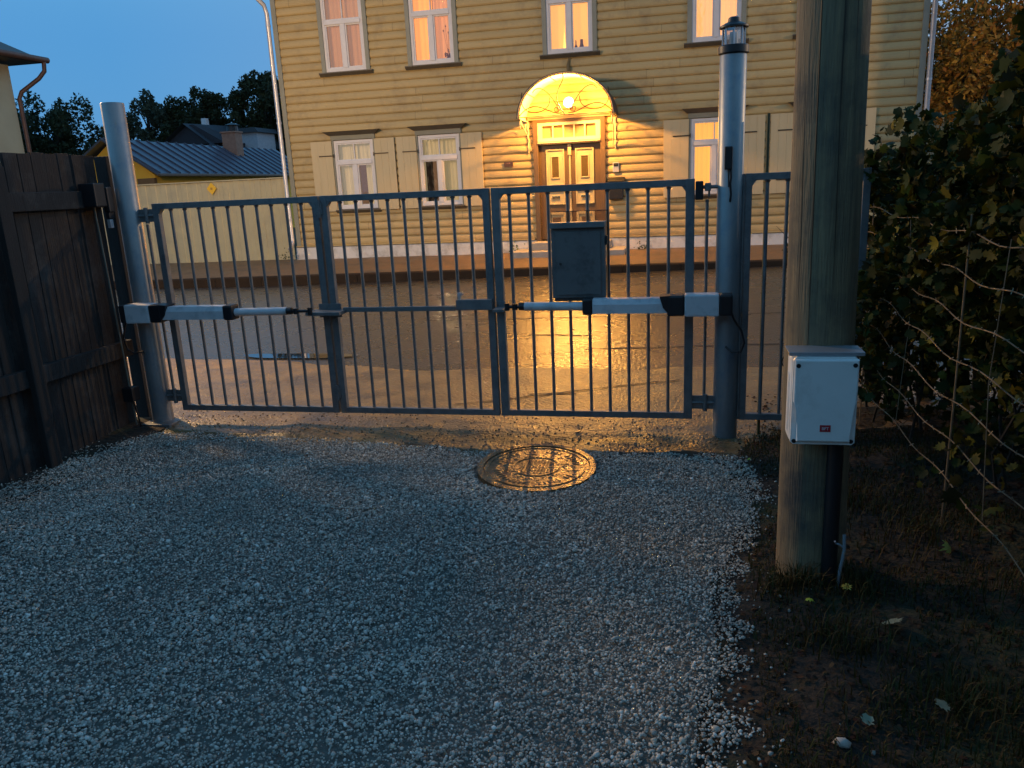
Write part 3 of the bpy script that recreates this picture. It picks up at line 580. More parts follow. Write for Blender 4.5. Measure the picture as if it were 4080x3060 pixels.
    b=MB(); o_=.14 if upper else .06; b.prism([(HY,z0-.085),(HY-.05,z0-.085),(HY-.115,z0-.03),(HY-.115,z0-.012),(HY,z0-.002)],'x',x-h-o_,x+h+o_); b.build('sill',DTRIM,w)
    if not upper:
        b=MB(); b.prism([(HY,z1+.012),(HY-.06,z1+.012),(HY-.075,z1+.10),(HY-.0,z1+.10)],'x',x-h-.05,x+h+.05); b.build('lintel',TRIM,w)
        b=MB(); zb=z1+.102; a0=x-h-.07;a1=x+h+.07;e=.10
        vs=[b.bm.verts.new(p) for p in ((a0,HY,zb),(a1,HY,zb),(a1,HY-.09,zb),(a0,HY-.09,zb),(a0-e,HY,zb+.09),(a1+e,HY,zb+.09),(a1+e,HY-.19,zb+.075),(a0-e,HY-.19,zb+.075))]
        for q in ((0,1,2,3),(4,5,6,7),(0,1,5,4),(2,3,7,6),(0,3,7,4),(1,2,6,5)): b.bm.faces.new([vs[k] for k in q])
        b.build('lintel_board',DTRIM,w)
    return w
def curtain(b,x0,x1,z0,z1,y,flat=False):
    n=max(4,int((x1-x0)/.012)); prev=None; p=random.uniform(0,6)
    for i in range(n+1):
        x=x0+(x1-x0)*i/n; yy=y+(0 if flat else .014*math.sin(x*70+p)+.009*math.sin(x*31+p*2))
        cur=(b.bm.verts.new((x,yy,z0)),b.bm.verts.new((x,yy,z1)))
        if prev: b.bm.faces.new((prev[0],cur[0],cur[1],prev[1]))
        prev=cur
ukind=['pink','two','gold','cream','cream']
for x,k in zip(WX,ukind): window(x,UZ0,UZ1,UT,k,True)
for i,(x,k) in enumerate(zip(WX,['split','split2',None,'amber','dim'])):
    if k: window(x,LZ0,LZ1,LT,k,False)
# shutters, each with its strap hinge
def shutter(x0,x1,hinge_side,z0=1.16,z1=2.60):
    b=MB(); n=3
    for k in range(n):
        a=x0+(x1-x0)*k/n; c=x0+(x1-x0)*(k+1)/n; b.box(a+.0008,c-.0008,HY-.078,HY-.045,z0,z1,.0018)
    s=b.build('shutter',SHUT,house)
    for z in (z1-.31,z0+.24):
        b=MB(); a,c=(x0-.03,x0+.30) if hinge_side<0 else (x1-.30,x1+.03); b.box(a,c,HY-.090,HY-.079,z,z+.022,.002); b.tube([(a if hinge_side<0 else c,HY-.075,z-.03),(a if hinge_side<0 else c,HY-.075,z+.045)],.009,8)
        b.build('strap_hinge',IRON,s)
for i,x in enumerate(WX):
    if i==2: continue
    shutter(x-.95 if i in (0,3) else x-.90,x-.475,1); shutter(x+.475,x+.915,-1)
# front door
b=MB(); fy=HY-.085
for a,c in ((-2.895,-2.80),(-1.56,-1.465)): b.box(a,c,fy,HY+.10,.40,2.75,.006)
b.box(-2.80,-1.56,fy,HY+.10,2.70,2.75,.004)
df=b.build('door_frame',DOORM,house)
b=MB(); b.prism([(HY,2.755),(HY-.10,2.755),(HY-.13,2.79),(HY-.19,2.80),(HY-.19,2.825),(HY,2.84)],'x',-2.99,-1.37); b.build('door_cornice',CREAM,df)
b=MB(); b.prism([(HY+.02,2.28),(HY-.06,2.28),(HY-.115,2.31),(HY-.115,2.325),(HY+.02,2.335)],'x',-2.80,-1.56); b.build('transom_bar',CREAM,df)
b=MB(); a0,a1,zz0,zz1=-2.80,-1.56,2.337,2.695; b.box(a0,a1,HY-.07,HY+.03,zz0,zz0+.065,.004); b.box(a0,a1,HY-.07,HY+.03,zz1-.06,zz1,.004); b.box(a0,a0+.09,HY-.07,HY+.03,zz0+.066,zz1-.061,.004); b.box(a1-.09,a1,HY-.07,HY+.03,zz0+.066,zz1-.061,.004)
for k in range(1,5): xx=a0+.09+(a1-a0-.18)*k/5; b.box(xx-.014,xx+.014,HY-.062,HY+.02,zz0+.066,zz1-.061,.003)
tw=b.build('transom_window',CREAM,df)
b=MB(); b.quad((a0,HY-.0,zz0),(a1,HY-.0,zz0),(a1,HY-.0,zz1),(a0,HY,zz1)); b.build('transom_pane',mat('warm_transom_glass',(.42,.30,.13),(.36,.22,.10),rough=.5,scale=3),tw,recalc=False)
def mould(b,x0,x1,z0,z1,y,w=.035,d=.02):
    b.box(x0,x0+w,y-d,y,z0,z1,.006); b.box(x1-w,x1,y-d,y,z0,z1,.006); b.box(x0+w,x1-w,y-d,y,z0,z0+w,.006); b.box(x0+w,x1-w,y-d,y,z1-w,z1,.006)
for x0,x1,sx in ((-2.80,-2.185,1),(-2.175,-1.56,-1)):
    b=MB(); b.box(x0+.002,x1-.002,HY+.02,HY+.065,.42,2.278,.003); dl=b.build('door_leaf',DOORM,house)
    px0,px1=(-2.66,-2.29) if sx>0 else (-2.07,-1.70); yy=HY+.019
    b=MB(); b.box(px0,px1,yy-.006,yy,1.49,2.19); mould(b,px0,px1,1.49,2.19,yy-.006,.03,.022); mould(b,px0+.095,px1-.095,1.62,2.06,yy-.006,.022,.018); b.build('upper_panel',PANELM,dl)
    b=MB(); b.box(px0+.117,px1-.117,yy-.012,yy-.0065,1.642,2.038); b.build('pane',DGLASS,dl)
    b=MB(); b.box(px0,px1,yy-.006,yy,1.11,1.39); mould(b,px0,px1,1.11,1.39,yy-.006,.028,.02); b.build('middle_panel',PANELM,dl)
    b=MB(); b.box((px0+px1)/2-.085,(px0+px1)/2+.085,yy-.03,yy-.0065,1.235,1.285,.008); b.build('letter_slot',BRASS,dl)
    b=MB(); b.box(px0,px1,yy-.006,yy,.62,.96); mould(b,px0,px1,.62,.96,yy-.006,.05,.02); b.build('lower_panel',PANELM,dl)
    b=MB(); b.box(px0+.10,px1-.10,yy-.018,yy-.0065,.72,.86,.006); b.build('panel_field',DOORM,dl)
b=MB(); b.tube([(-2.18,HY-.0,.45),(-2.18,HY-.0,2.08)],.020,12); b.box(-2.215,-2.145,HY-.035,HY+.018,2.06,2.27,.01); b.box(-2.205,-2.155,HY-.03,HY+.018,.95,1.02,.006); b.build('astragal',PANELM,df,True)
b=MB(); b.tube([(-2.16,HY-.02,1.47),(-2.16,HY-.075,1.47)],.014,12); b.tube([(-2.16,HY-.075,1.47),(-2.16,HY-.10,1.47)],[.03,.026],14); b.build('door_knob',BRASS,df,True)
# steps
b=MB(); b.box(-3.28,-1.06,15.15,15.93,-.05,.25,.012); b.box(-2.93,-1.36,15.45,15.942,.252,.40,.012); b.build('doorsteps',CONC,house)
# arched canopy
cx,cz,rx_,rz_=-2.13,2.74,.90,.76; yF=15.12; can_b=MB(); NA=28
def arc(a,y,s=1.0): return (cx-rx_*s*math.cos(a),y,cz+rz_*s*math.sin(a))
def shell(b,s0,s1,ya,yb):
    Vs=[]
    for k in range(NA+1):
        a=math.pi*k/NA; Vs.append([b.bm.verts.new(arc(a,ya,s0)),b.bm.verts.new(arc(a,yb,s0)),b.bm.verts.new(arc(a,yb,s1)),b.bm.verts.new(arc(a,ya,s1))])
    for A,B in zip(Vs,Vs[1:]):
        for k in range(4): b.bm.faces.new((A[k],A[(k+1)%4],B[(k+1)%4],B[k]))
    b.bm.faces.new(Vs[0]); b.bm.faces.new(Vs[-1])
shell(can_b,.985,1.0,yF,HY-.03); can=can_b.build('canopy',CANOPYM,house,True)
b=MB(); shell(b,1.004,1.02,yF-.01,HY-.03); b.build('canopy_roof',DARKSH,can,True)
b=MB()
for ang in (0,math.pi*.2,math.pi*.4,math.pi*.6,math.pi*.8,math.pi): b.tube([arc(ang,yF+.01,.975),arc(ang,HY-.04,.975)],.008,6)
for yy in (yF+.015,): b.tube([arc(math.pi*k/NA,yy,.972) for k in range(NA+1)],.010,6)
b.build('canopy_ribs',IRON,can,True)
def spiral(cx_,cz_,r0,turns,dirn,start,y,n=40): return [(cx_+r0*(1-.8*k/n)*math.cos(start+dirn*turns*2*math.pi*k/n),y,cz_+r0*(1-.8*k/n)*math.sin(start+dirn*turns*2*math.pi*k/n)) for k in range(n+1)]
b=MB(); yS=yF+.03
def bez(p,n=20):
    out=[]
    for i in range(n+1):
        t=i/n; q=[Vector(v) for v in p]
        while len(q)>1: q=[a.lerp(c,t) for a,c in zip(q,q[1:])]
        out.append((q[0].x,yS,q[0].y))
    return out
b.tube([(cx-rx_,yS,cz+.02),(cx+rx_,yS,cz+.02)],.010,6)
for s in (-1,1):
    X=lambda d: cx+s*d
    b.tube(bez([(X(.88),cz+.03,0),(X(.55),cz+.42,0),(X(.30),cz+.0,0),(X(.06),cz+.06,0)]),.010,6)
    b.tube(bez([(X(.28),cz+.34,0),(X(.22),cz+.02,0),(X(.95),cz-.05,0),(X(.80),cz+.46,0)]),.009,6)
    b.tube(bez([(X(.10),cz+.10,0),(X(.35),cz+.60,0),(X(.55),cz+.55,0),(X(.60),cz+.44,0)]),.009,6)
    b.tube(spiral(X(.16),cz+.13,.075,1.3,s,math.pi/2,yS),.008,6)
b.tube(bez([(cx,cz+.02,0),(cx-.35,cz+.45,0),(cx+.05,cz+.55,0),(cx-.03,cz+.74,0)]),.010,6)
b.build('scroll_work',IRON,can,True)
for s in (-1,1):
    b=MB(); xx=cx+s*.86; pts=[]
    b.tube([(xx,yF+.06,cz-.02),(xx,yF+.25,cz-.12),(xx-s*.02,HY-.25,cz-.28),(xx-s*.05,HY-.06,cz-.55)],.011,8); b.tube([(xx,HY-.055,cz-.6),(xx,HY-.055,cz+.02)],.010,8); b.tube([(xx,yF+.05,cz-.01),(xx,HY-.05,cz-.01)],.011,8)
    b.tube([(xx-s*.0,yF+.08+.07*math.cos(t*.5),cz-.11+.07*math.sin(t*.5)) for t in range(10)],.008,6); b.tube([(xx-.0,HY-.25+.08*math.cos(t*.5),cz-.14+.08*math.sin(t*.5)) for t in range(11)],.007,6)
    b.build('canopy_bracket',CANOPYM,can,True)
b=MB(); b.tube([(-2.14,HY-.06,cz+rz_+.01),(-2.15,HY-.07,3.66),(-2.16,HY-.06,3.72),(-2.14,HY-.055,3.86)],[.03,.038,.03,.01],8); b.build('canopy_finial',mat('dull_bronze',(.14,.095,.03),rough=.6),can,True)
# downpipes with elbow
for side in (-1,1):
    xc=HX0-.07 if side<0 else HX1+.06
    b=MB(); top=[(xc-.45,HY-.62,6.25),(xc-.40,HY-.6,5.85),(xc-.02,HY-.15,5.30),(xc,HY-.11,5.15)] if side<0 else [(xc,HY-.6,6.2),(xc,HY-.11,5.6)]
    b.tube(top+[(xc,HY-.11,.62)]+([(xc+.01,HY-.14,.52),(xc+.02,HY-.30,.40)] if side<0 else [(xc,HY-.11,.3)]),.045,16); dp=b.build('downpipe',ROOFM,house,True)
    b=MB()
    for z in (1.0,3.0,4.9): b.tube([(xc,HY-.11,z),(xc,HY-.11,z+.04)],.052,16)
    b.build('pipe_clamp',ROOFM,dp,True)
# things on the house wall
dlm=thing('door_lamp','glowing round globe lamp under the arched canopy over the front door','lamp',(-2.10,HY-.04,3.0))
b=MB(); b.tube([(-2.10,HY-.035,2.93),(-2.10,HY-.12,2.94),(-2.10,HY-.54,2.90)],.014,8); b.build('arm',IRON,dlm,True)
GLOW=bpy.data.materials.new('lamp_globe_glow'); GLOW.use_nodes=True; _b=GLOW.node_tree.nodes['Principled BSDF']; _b.inputs['Emission Color'].default_value=(1,.86,.52,1); _b.inputs['Emission Strength'].default_value=14/EXPK; _b.inputs['Base Color'].default_value=(.9,.85,.7,1)
DL=(-2.10,15.46,3.00)
b=MB(); bmesh.ops.create_uvsphere(b.bm,u_segments=24,v_segments=16,radius=.095,matrix=Matrix.Translation(DL)); gl=b.build('globe',GLOW,dlm,True)
b=MB(); b.tube([(DL[0],DL[1],DL[2]-.115),(DL[0],DL[1],DL[2]-.085)],[.03,.05],14); b.build('holder',IRON,dlm,True)
ld=bpy.data.lights.new('door_light','POINT'); ld.energy=P_DOOR; ld.color=DOORC; ld.shadow_soft_size=.05
lo=bpy.data.objects.new('door_light',ld); COL.objects.link(lo); lo.parent=dlm; lo.location=Vector(DL)-wloc(dlm)+Vector((0,-.13,0))
ib=thing('intercom','small silver intercom with a dark camera eye right of the front door','intercom',(-1.26,HY-.04,1.78)); b=MB(); b.box(-1.325,-1.205,HY-.065,HY-.032,1.69,1.875,.008); b.build('casing',ROOFM,ib); b=MB(); b.box(-1.31,-1.22,HY-.069,HY-.0655,1.80,1.862,.003); b.tube([(-1.265,HY-.069,1.83),(-1.265,HY-.076,1.83)],.018,12); b.build('camera_eye',BLACKP,ib)
mbx=thing('mailbox','black mailbox with sloping lid on the wall right of the front door','mailbox',(-1.26,HY-.04,1.17)); b=MB(); b.box(-1.40,-1.12,HY-.15,HY-.034,1.17,1.50,.015); b.build('body',BLACKP,mbx); b=MB(); b.prism([(HY-.034,1.505),(HY-.17,1.505),(HY-.17,1.52),(HY-.034,1.60)],'x',-1.42,-1.10); b.build('lid',BLACKP,mbx)
npl=thing('house_number_plate','small oval red-brown enamel plate on the wall left of the front door','number plate',(-3.42,HY-.04,1.88)); b=MB()
pv=[(-3.418+.10*math.cos(t*math.pi/12),1.945+.058*math.sin(t*math.pi/12)*1.05) for t in range(24)]; pv=[(max(-3.508,min(-3.328,u)),max(1.892,min(1.998,v))) for u,v in [(-3.418+.13*math.cos(t*math.pi/12),1.945+.075*math.sin(t*math.pi/12)) for t in range(24)]]
b.prism(pv,'y',HY-.056,HY-.038); bp_=b.build('plate',mat('red_brown_enamel',(.06,.026,.016),(.05,.022,.014),rough=.4),npl)
for k,(px,w) in enumerate(((-3.445,.010),(-3.40,.018))):
    b=MB(); b.box(px-w,px+w,HY-.058,HY-.0565,1.955,1.975,.0); b.build('faded_mark',mat('faded_enamel_%d'%k,(.26,.13,.10),rough=.4),npl)
vs=thing('table_lamp_tower','slender glowing tiered tower standing inside the window over the front door','decoration',(-2.24,HY+.09,4.01))
TG=mat('glowing_tower',(.9,.6,.1),rough=.5,emit=(1,.78,.16),estr=1.4)
b=MB(); zz=4.015
for h_,r_ in ((.055,.026),(.03,.024),(.05,.022),(.05,.017),(.045,.015),(.05,.011),(.05,.007),(.12,.0035)):
    b.tube([(-2.235,HY+.09,zz),(-2.235,HY+.09,zz+h_-.006)],[r_,r_*.85],10); zz+=h_
b.build('tower',TG,vs,True)
SILH=mat('brown_glazed_ware',(.16,.07,.03),(.11,.05,.02),rough=.4)
for nm,lb,px,pf in (('bottle','small long-necked bottle on the sill inside the window over the door',-2.015,[(0,.028),(.07,.028),(.085,.012),(.17,.009)]),('vase','squat tapering vase on the sill inside the window over the door',-1.905,[(0,.05),(.05,.044),(.11,.028),(.17,.030),(.18,.018)])):
    t=thing(nm,lb,nm,(px,HY+.09,4.012)); b=MB(); b.tube([(px,HY+.09,4.012+h_) for h_,_ in pf],[r_ for _,r_ in pf],14); b.build('body',SILH,t,True)
# ---------------------------------------------------------------- across the street, left: sheet metal fence, garage, houses
MFM=mat('beige_sheet_fence',(.44,.38,.22),(.40,.345,.20),rough=.5,scale=2,bump=.0005,dirt=((.34,.30,.19),1.5))
mf=thing('sheet_metal_fence','beige corrugated sheet metal fence left of the wooden house','fence',(-14,16.1,.1))
b=MB(); prev=None; x=-24.0; k=0
while x<-8.36:
    for f,d in ((0,0),(.012,.009),(.14,.009),(.155,0)):
        xx=x+f; 
        if xx>-8.36: break
        cur=(b.bm.verts.new((xx,16.10-d,.12)),b.bm.verts.new((xx,16.10-d,1.905)))
        if prev: b.bm.faces.new((prev[0],cur[0],cur[1],prev[1]))
        prev=cur
    x+=.26
b.build('sheet',MFM,mf,recalc=False)
b=MB(); b.box(-24,-8.36,16.055,16.12,1.905,1.93,.002); b.build('top_trim',MFM,mf)
sgn=thing('warning_sign','small yellow diamond sign on the sheet metal fence','sign',(-10.2,16.05,1.75)); b=MB(); b.prism([(-10.20+.12*dx,1.76+.13*dz) for dx,dz in ((0,1),(1,0),(0,-1),(-1,0))],'y',16.045,16.058); sp=b.build('plate',mat('yellow_sign',(.75,.45,.02),(.7,.4,.02),rough=.4),sgn)
b=MB(); b.box(-10.225,-10.175,16.041,16.0445,1.735,1.785); b.build('symbol',mat('sign_symbol',(.45,.24,.02),rough=.5),sgn)
YWALL=mat('yellow_render',(.85,.52,.06),(.80,.47,.055),rough=.8,scale=2,bump=.002)
SEAM=mat('grey_blue_seam_roof',(.10,.12,.16),(.085,.10,.14),rough=.38,metal=.35,scale=3)
gar=thing('garage','low yellow garage with grey standing seam roof and a brick chimney','garage',(-17.5,22.2,0))
GX,GR=-15.75,-17.55; ez,rz=2.38,3.50; gy0,gy1=22.0,33.0; GL=2*GR-GX
b=MB(); b.box(GL+.35,GX-.35,gy0+.35,gy1-.3,0,2.33); b.prism([(GL+.35,2.331),(GX-.35,2.331),(GR,3.38)],'y',gy0+.36,gy1-.31); b.build('wall',YWALL,gar)
b=MB()
for s,xe in ((1,GX),(-1,GL)):
    P0=Vector((GR,gy0,rz)); A=[(GR,gy0,rz),(GR,gy1,rz),(xe,gy1,ez),(xe,gy0,ez)]
    b.quad(*A); b.quad(*[(p[0],p[1],p[2]-.07) for p in A]); b.quad(A[2],A[3],(A[3][0],A[3][1],ez-.07),(A[2][0],A[2][1],ez-.07)); b.quad(A[0],A[3],(xe,gy0,ez-.07),(GR,gy0,rz-.07))
    y=gy0+.1
    while y<gy1:
        d=Vector((xe-GR,0,ez-rz)); nrm=Vector((-(ez-rz)*s,0,abs(xe-GR))).normalized()*.045
        q=[Vector((GR,y,rz)),Vector((xe,y,ez))]; w=Vector((0,.03,0))
        b.quad(q[0]+nrm,q[1]+nrm,q[1]+nrm+w,q[0]+nrm+w); b.quad(q[0],q[1],q[1]+nrm,q[0]+nrm); b.quad(q[0]+w,q[1]+w,q[1]+nrm+w,q[0]+nrm+w); y+=.52
b.build('roof',SEAM,gar)
b=MB(); b.box(GX-.9,GX-.30,gy0+.2,gy0+.34,1.85,2.25,.01); b.build('beam',mat('brown_beam',(.22,.13,.06),rough=.8),gar)
b=MB(); b.box(GX-.02,GX+.08,gy0,gy1,ez-.10,ez-.02,.02); b.build('gutter',DOORM,gar)
BRK=mat('chimney_brick',(.34,.20,.14),(.24,.14,.10),rough=.9,scale=9,bump=.006,bscale=30)
b=MB(); b.box(-17.50,-16.92,28.7,29.2,3.0,3.98,.01); b.box(-17.54,-16.88,28.66,29.24,3.982,4.04,.01); ch=b.build('chimney',BRK,gar)
b=MB(); b.tube([(-17.15,28.95,4.04),(-17.15,28.95,4.27)],[.22,.20],12); b.tube([(-17.15,28.95,4.27),(-17.15,28.95,4.36)],[.32,.05],12); b.build('cowl',BLACKP,ch)
dh=thing('dark_house','small dark gabled roof rising behind the garage','house',(-26.5,42,0))
DR=mat('dark_slate_roof',(.035,.045,.055),(.028,.036,.045),rough=.7,scale=3)
b=MB(); b.box(-28.2,-24.2,41,47,0,4.5); b.build('wall',mat('dark_gable_wall',(.03,.026,.03),rough=.8),dh)
b=MB(); b.prism([(-28.4,4.5),(-26.75,5.55),(-26.4,5.55),(-24.6,4.5)],'y',40.6,47.5); b.build('gable',mat('dark_gable_boards',(.028,.024,.03),rough=.8),dh)
b=MB(); b.quad((-26.85,40.3,5.62),(-24.9,47.5,5.62),(-22.9,47.5,4.2),(-25.2,40.3,4.35)); b.quad((-26.85,40.3,5.62),(-24.9,47.5,5.62),(-27.2,47.5,4.3),(-28.6,40.3,4.45)); b.build('roof',DR,dh,recalc=False)
b=MB(); b.box(-26.9,-26.6,42.2,42.5,5.4,6.0,.01); b.build('chimney',FRAME,dh)
wh=thing('pale_outbuilding','pale little outbuilding peeping over the garage roof beside its chimney','outbuilding',(-24.0,43,0)); b=MB(); b.box(-24.6,-23.4,42,44,0,5.05); b.build('wall',mat('pale_render',(.35,.38,.42),rough=.8),wh); b=MB(); b.prism([(-24.8,5.05),(-23.2,5.05),(-23.4,5.3),(-24.6,5.3)],'y',41.8,44.2); b.build('roof',DR,wh)
# house at the left edge
lh=thing('neighbour_house','pale yellow rendered house with brown eaves at the left edge of the view','house',(-23,18.5,0))
b=MB(); b.box(-28,-18.85,16.4,20.35,0,5.5); b.build('wall',mat('pale_yellow_render',(.50,.42,.27),(.45,.37,.24),rough=.85,scale=2,bump=.003),lh)
b=MB(); b.prism([(-29,5.62),(-18.25,5.58),(-18.2,5.68),(-23.4,8.0),(-29,5.8)],'y',15.8,20.95); b.build('roof',DARKSH,lh)
BRP=mat('brown_gutter',(.16,.085,.06),(.12,.06,.045),rough=.5,metal=.2)
b=MB(); b.tube([(-18.12,15.75,5.66),(-18.12,21.05,5.66)],.085,12); b.build('gutter',BRP,lh,True)
b=MB(); b.tube([(-18.12,20.9,5.62),(-18.14,20.88,5.35),(-18.30,20.8,5.15),(-18.72,20.52,4.78),(-18.78,20.46,4.6),(-18.78,20.46,.1)],.06,10); b.build('downpipe',BRP,lh,True)
# right-hand fence and yard behind the house corner
tf=thing('teal_fence','grey-green solid fence right of the wooden house','fence',(7,21.5,0)); b=MB()
x=4.4
while x<14: b.box(x,x+.19,21.5,21.53,0,2.52,.004); x+=.195
b.build('boards',mat('grey_green_boards',(.14,.19,.18),(.11,.15,.145),rough=.7,scale=3),tf); b=MB(); b.box(4.4,14,21.535,21.6,2.0,2.1); b.build('rail',FWP,tf)
# ---------------------------------------------------------------- trees
BARK=mat('dark_bark',(.035,.028,.022),(.022,.018,.014),rough=.95,scale=9,bump=.01,bscale=12)
def leafmat(name,cs): return mat(name,cs[0],rough=.65,island=cs,trans=.2,spec=.18)
LFD=leafmat('dark_autumn_leaves',[(.020,.032,.016),(.032,.045,.018),(.045,.05,.02),(.026,.036,.02),(.06,.055,.02)])
LFB=leafmat('birch_leaves',[(.035,.05,.035),(.05,.065,.04),(.065,.075,.045),(.04,.05,.035)])
LFO=leafmat('orange_brown_leaves',[(.40,.19,.03),(.24,.13,.025),(.55,.28,.04),(.14,.09,.02),(.36,.12,.02),(.22,.16,.03)])
def leafcloud(centers,radii,n,size,m,name,parent,flat=.8):
    """n leaf-sized quads spread inside clumps"""
    c=np.array(centers); r=np.array(radii); w=r**2/np.sum(r**2); idx=rng.choice(len(c),n,p=w)
    d=rng.normal(size=(n,3)); d/=np.linalg.norm(d,axis=1,keepdims=True); rad=rng.uniform(.25,1,n)**.6
    p=c[idx]+d*(r[idx]*rad)[:,None]*np.array([1,1,flat])
    a=rng.normal(size=(n,3)); a/=np.linalg.norm(a,axis=1,keepdims=True); b_=np.cross(a,rng.normal(size=(n,3))); b_/=np.linalg.norm(b_,axis=1,keepdims=True)
    s=size*rng.uniform(.6,1.3,n)[:,None]; q=np.stack([p-a*s,p-b_*s*.5,p+a*s,p+b_*s*.5],1).reshape(-1,3)
    return arr_mesh(name,q,np.arange(n*4),4,m,parent)
def tree(x,y,h,w,label,lm,n=2600,ls=.16,nc=26,low=.10,group='trees in the background',top=None,z0=0):
    t=thing('tree',label,'tree',(x,y,z0),group); b=MB(); cs=[];rs=[]
    b.tube([(x,y,z0-.3),(x+random.uniform(-.1,.1),y,z0+h*.35),(x+random.uniform(-.2,.2),y,z0+h*.75),(x,y,z0+h*.95)],[h*.028,h*.022,h*.010,h*.003],9)
    for k in range(int(nc*2.6)):
        d=Vector((random.gauss(0,1),random.gauss(0,1),random.gauss(0,1))).normalized()*random.random()**.4; hz=h*(1+low)/2; rz=h*(1-low)/2
        c=(x+d.x*w*.72*(1-.18*d.z),y+d.y*w*.72,z0+hz+d.z*rz*.93+random.uniform(-.25,.25)); cr_=w*random.uniform(.07,.17); cs.append(c); rs.append(cr_)
        if k%5==0: b.tube([(x,y,max(z0+h*.3,c[2]*.75)),((x+c[0])/2,(y+c[1])/2,c[2]*.9),c],[h*.009,h*.005,h*.002],5)
    b.build('trunk',BARK,t,True)
    leafcloud(cs,rs,int(n*(2.4 if ls<.1 else 5)),ls*(1 if ls<.1 else .72),lm,'crown',t,1.25); return t
tree(-39.0,45,8.2,5.2,'broad dark tree with a rounded top behind the board fence at left',LFD,4200,.19,34)
tree(-42.4,47,7.6,4.0,'grey-green birch behind the broad dark tree at far left',LFB,2200,.15,20)
tree(-36.0,48,7.4,3.0,'small dark tree right behind the bare steel gate post',LFD,1700,.15,16)
tree(-32.9,46,8.6,3.8,'grey birch-like tree just right of the bare gate post',LFB,3200,.16,26)
tree(-30.2,47,8.8,3.6,'dark tree rising behind the dark gabled roof',LFD,2800,.17,24)
tree(-28.2,46,8.3,3.0,'slim dark tree above the ridge of the dark gabled roof',LFD,2400,.16,20)
tree(-26.6,49,7.6,3.2,'low dark tree between the gabled roof and the tallest tree',LFD,2000,.16,18)
tree(-25.0,46,9.2,4.0,'tallest dark tree behind the chimney beside the wooden house',LFD,4200,.17,34)
tree(-22.6,47,8.2,3.2,'thin-crowned dark tree right against the corner of the wooden house',LFD,2200,.16,20)
tree(7.4,24,5.9,5.6,'orange-brown autumn tree lit from the street right of the house',LFO,15000,.075,60,.05,'autumn trees at right')
tree(10.9,24.5,7.7,6.2,'taller reddish autumn tree at the right edge of the view',LFO,15000,.08,60,.05,'autumn trees at right')
bt=thing('bare_tree','thin bare leafless tree against the sky right of the house','tree',(6.6,27,0)); b=MB()
def twig(p,d,l,r,dep):
    q=p+d*l; mid=p.lerp(q,.5)+Vector((random.uniform(-.05,.05),0,random.uniform(-.05,.05)))*l; b.tube([p,mid,q],[r,r*.8,r*.6],5)
    if dep>0:
        for _ in range(3 if dep>1 else 4): twig(p.lerp(q,random.uniform(.4,1)),(d+Vector((random.uniform(-.6,.6),random.uniform(-.6,.6),random.uniform(-.1,.5)))).normalized(),l*random.uniform(.5,.75),r*.5,dep-1)
for s in range(3): twig(Vector((5.9+s*.25,27,.1)),Vector((.12+s*.12,0,1)).normalized(),3.6,.05,4)
b.build('branches',BARK,bt)
# ---------------------------------------------------------------- hedge of vines along a wire fence, right
HLM=leafmat('vine_leaves',[(.026,.042,.006),(.016,.030,.005),(.034,.046,.007),(.022,.019,.006),(.020,.036,.005),(.042,.026,.008),(.030,.045,.007),(.018,.030,.005),(.13,.10,.010),(.024,.036,.005),(.024,.026,.007),(.032,.047,.007),(.22,.17,.015)])
lobes=[(0,-.5),(.28,-.55),(.5,-.25),(.34,-.05),(.62,.15),(.36,.25),(.30,.55),(.12,.45),(0,.85),(-.12,.45),(-.30,.55),(-.36,.25),(-.62,.15),(-.34,-.05),(-.5,-.25),(-.28,-.55)]
def lobed(P,S_,m,name,parent=None,tilt=1.0,label=None):
    n=len(P); nv=len(lobes)+1; lb=np.array([(0,0)]+lobes); out=np.zeros((n,nv,3))
    a=rng.normal(size=(n,3)); a[:,2]*=tilt; a/=np.linalg.norm(a,axis=1,keepdims=True); c=np.cross(a,rng.normal(size=(n,3))+np.array([0,0,3.]) if tilt<1 else rng.normal(size=(n,3))); c/=np.linalg.norm(c,axis=1,keepdims=True); nn=np.cross(a,c)
    s=np.asarray(S_)[:,None,None]; curl=rng.uniform(-.7,.9,(n,1,1)); r2=(lb**2).sum(1)[None,:,None]
    out=np.asarray(P)[:,None,:]+s*(lb[None,:,0:1]*a[:,None,:]+lb[None,:,1:2]*c[:,None,:]+curl*r2*nn[:,None,:])
    k=np.arange(1,nv); tri=np.stack([np.zeros(nv-1,int),k,np.roll(k,-1)],1); f=(tri[None]+(np.arange(n)*nv)[:,None,None]).reshape(-1)
    return arr_mesh(name,out.reshape(-1,3),f,3,m,parent)
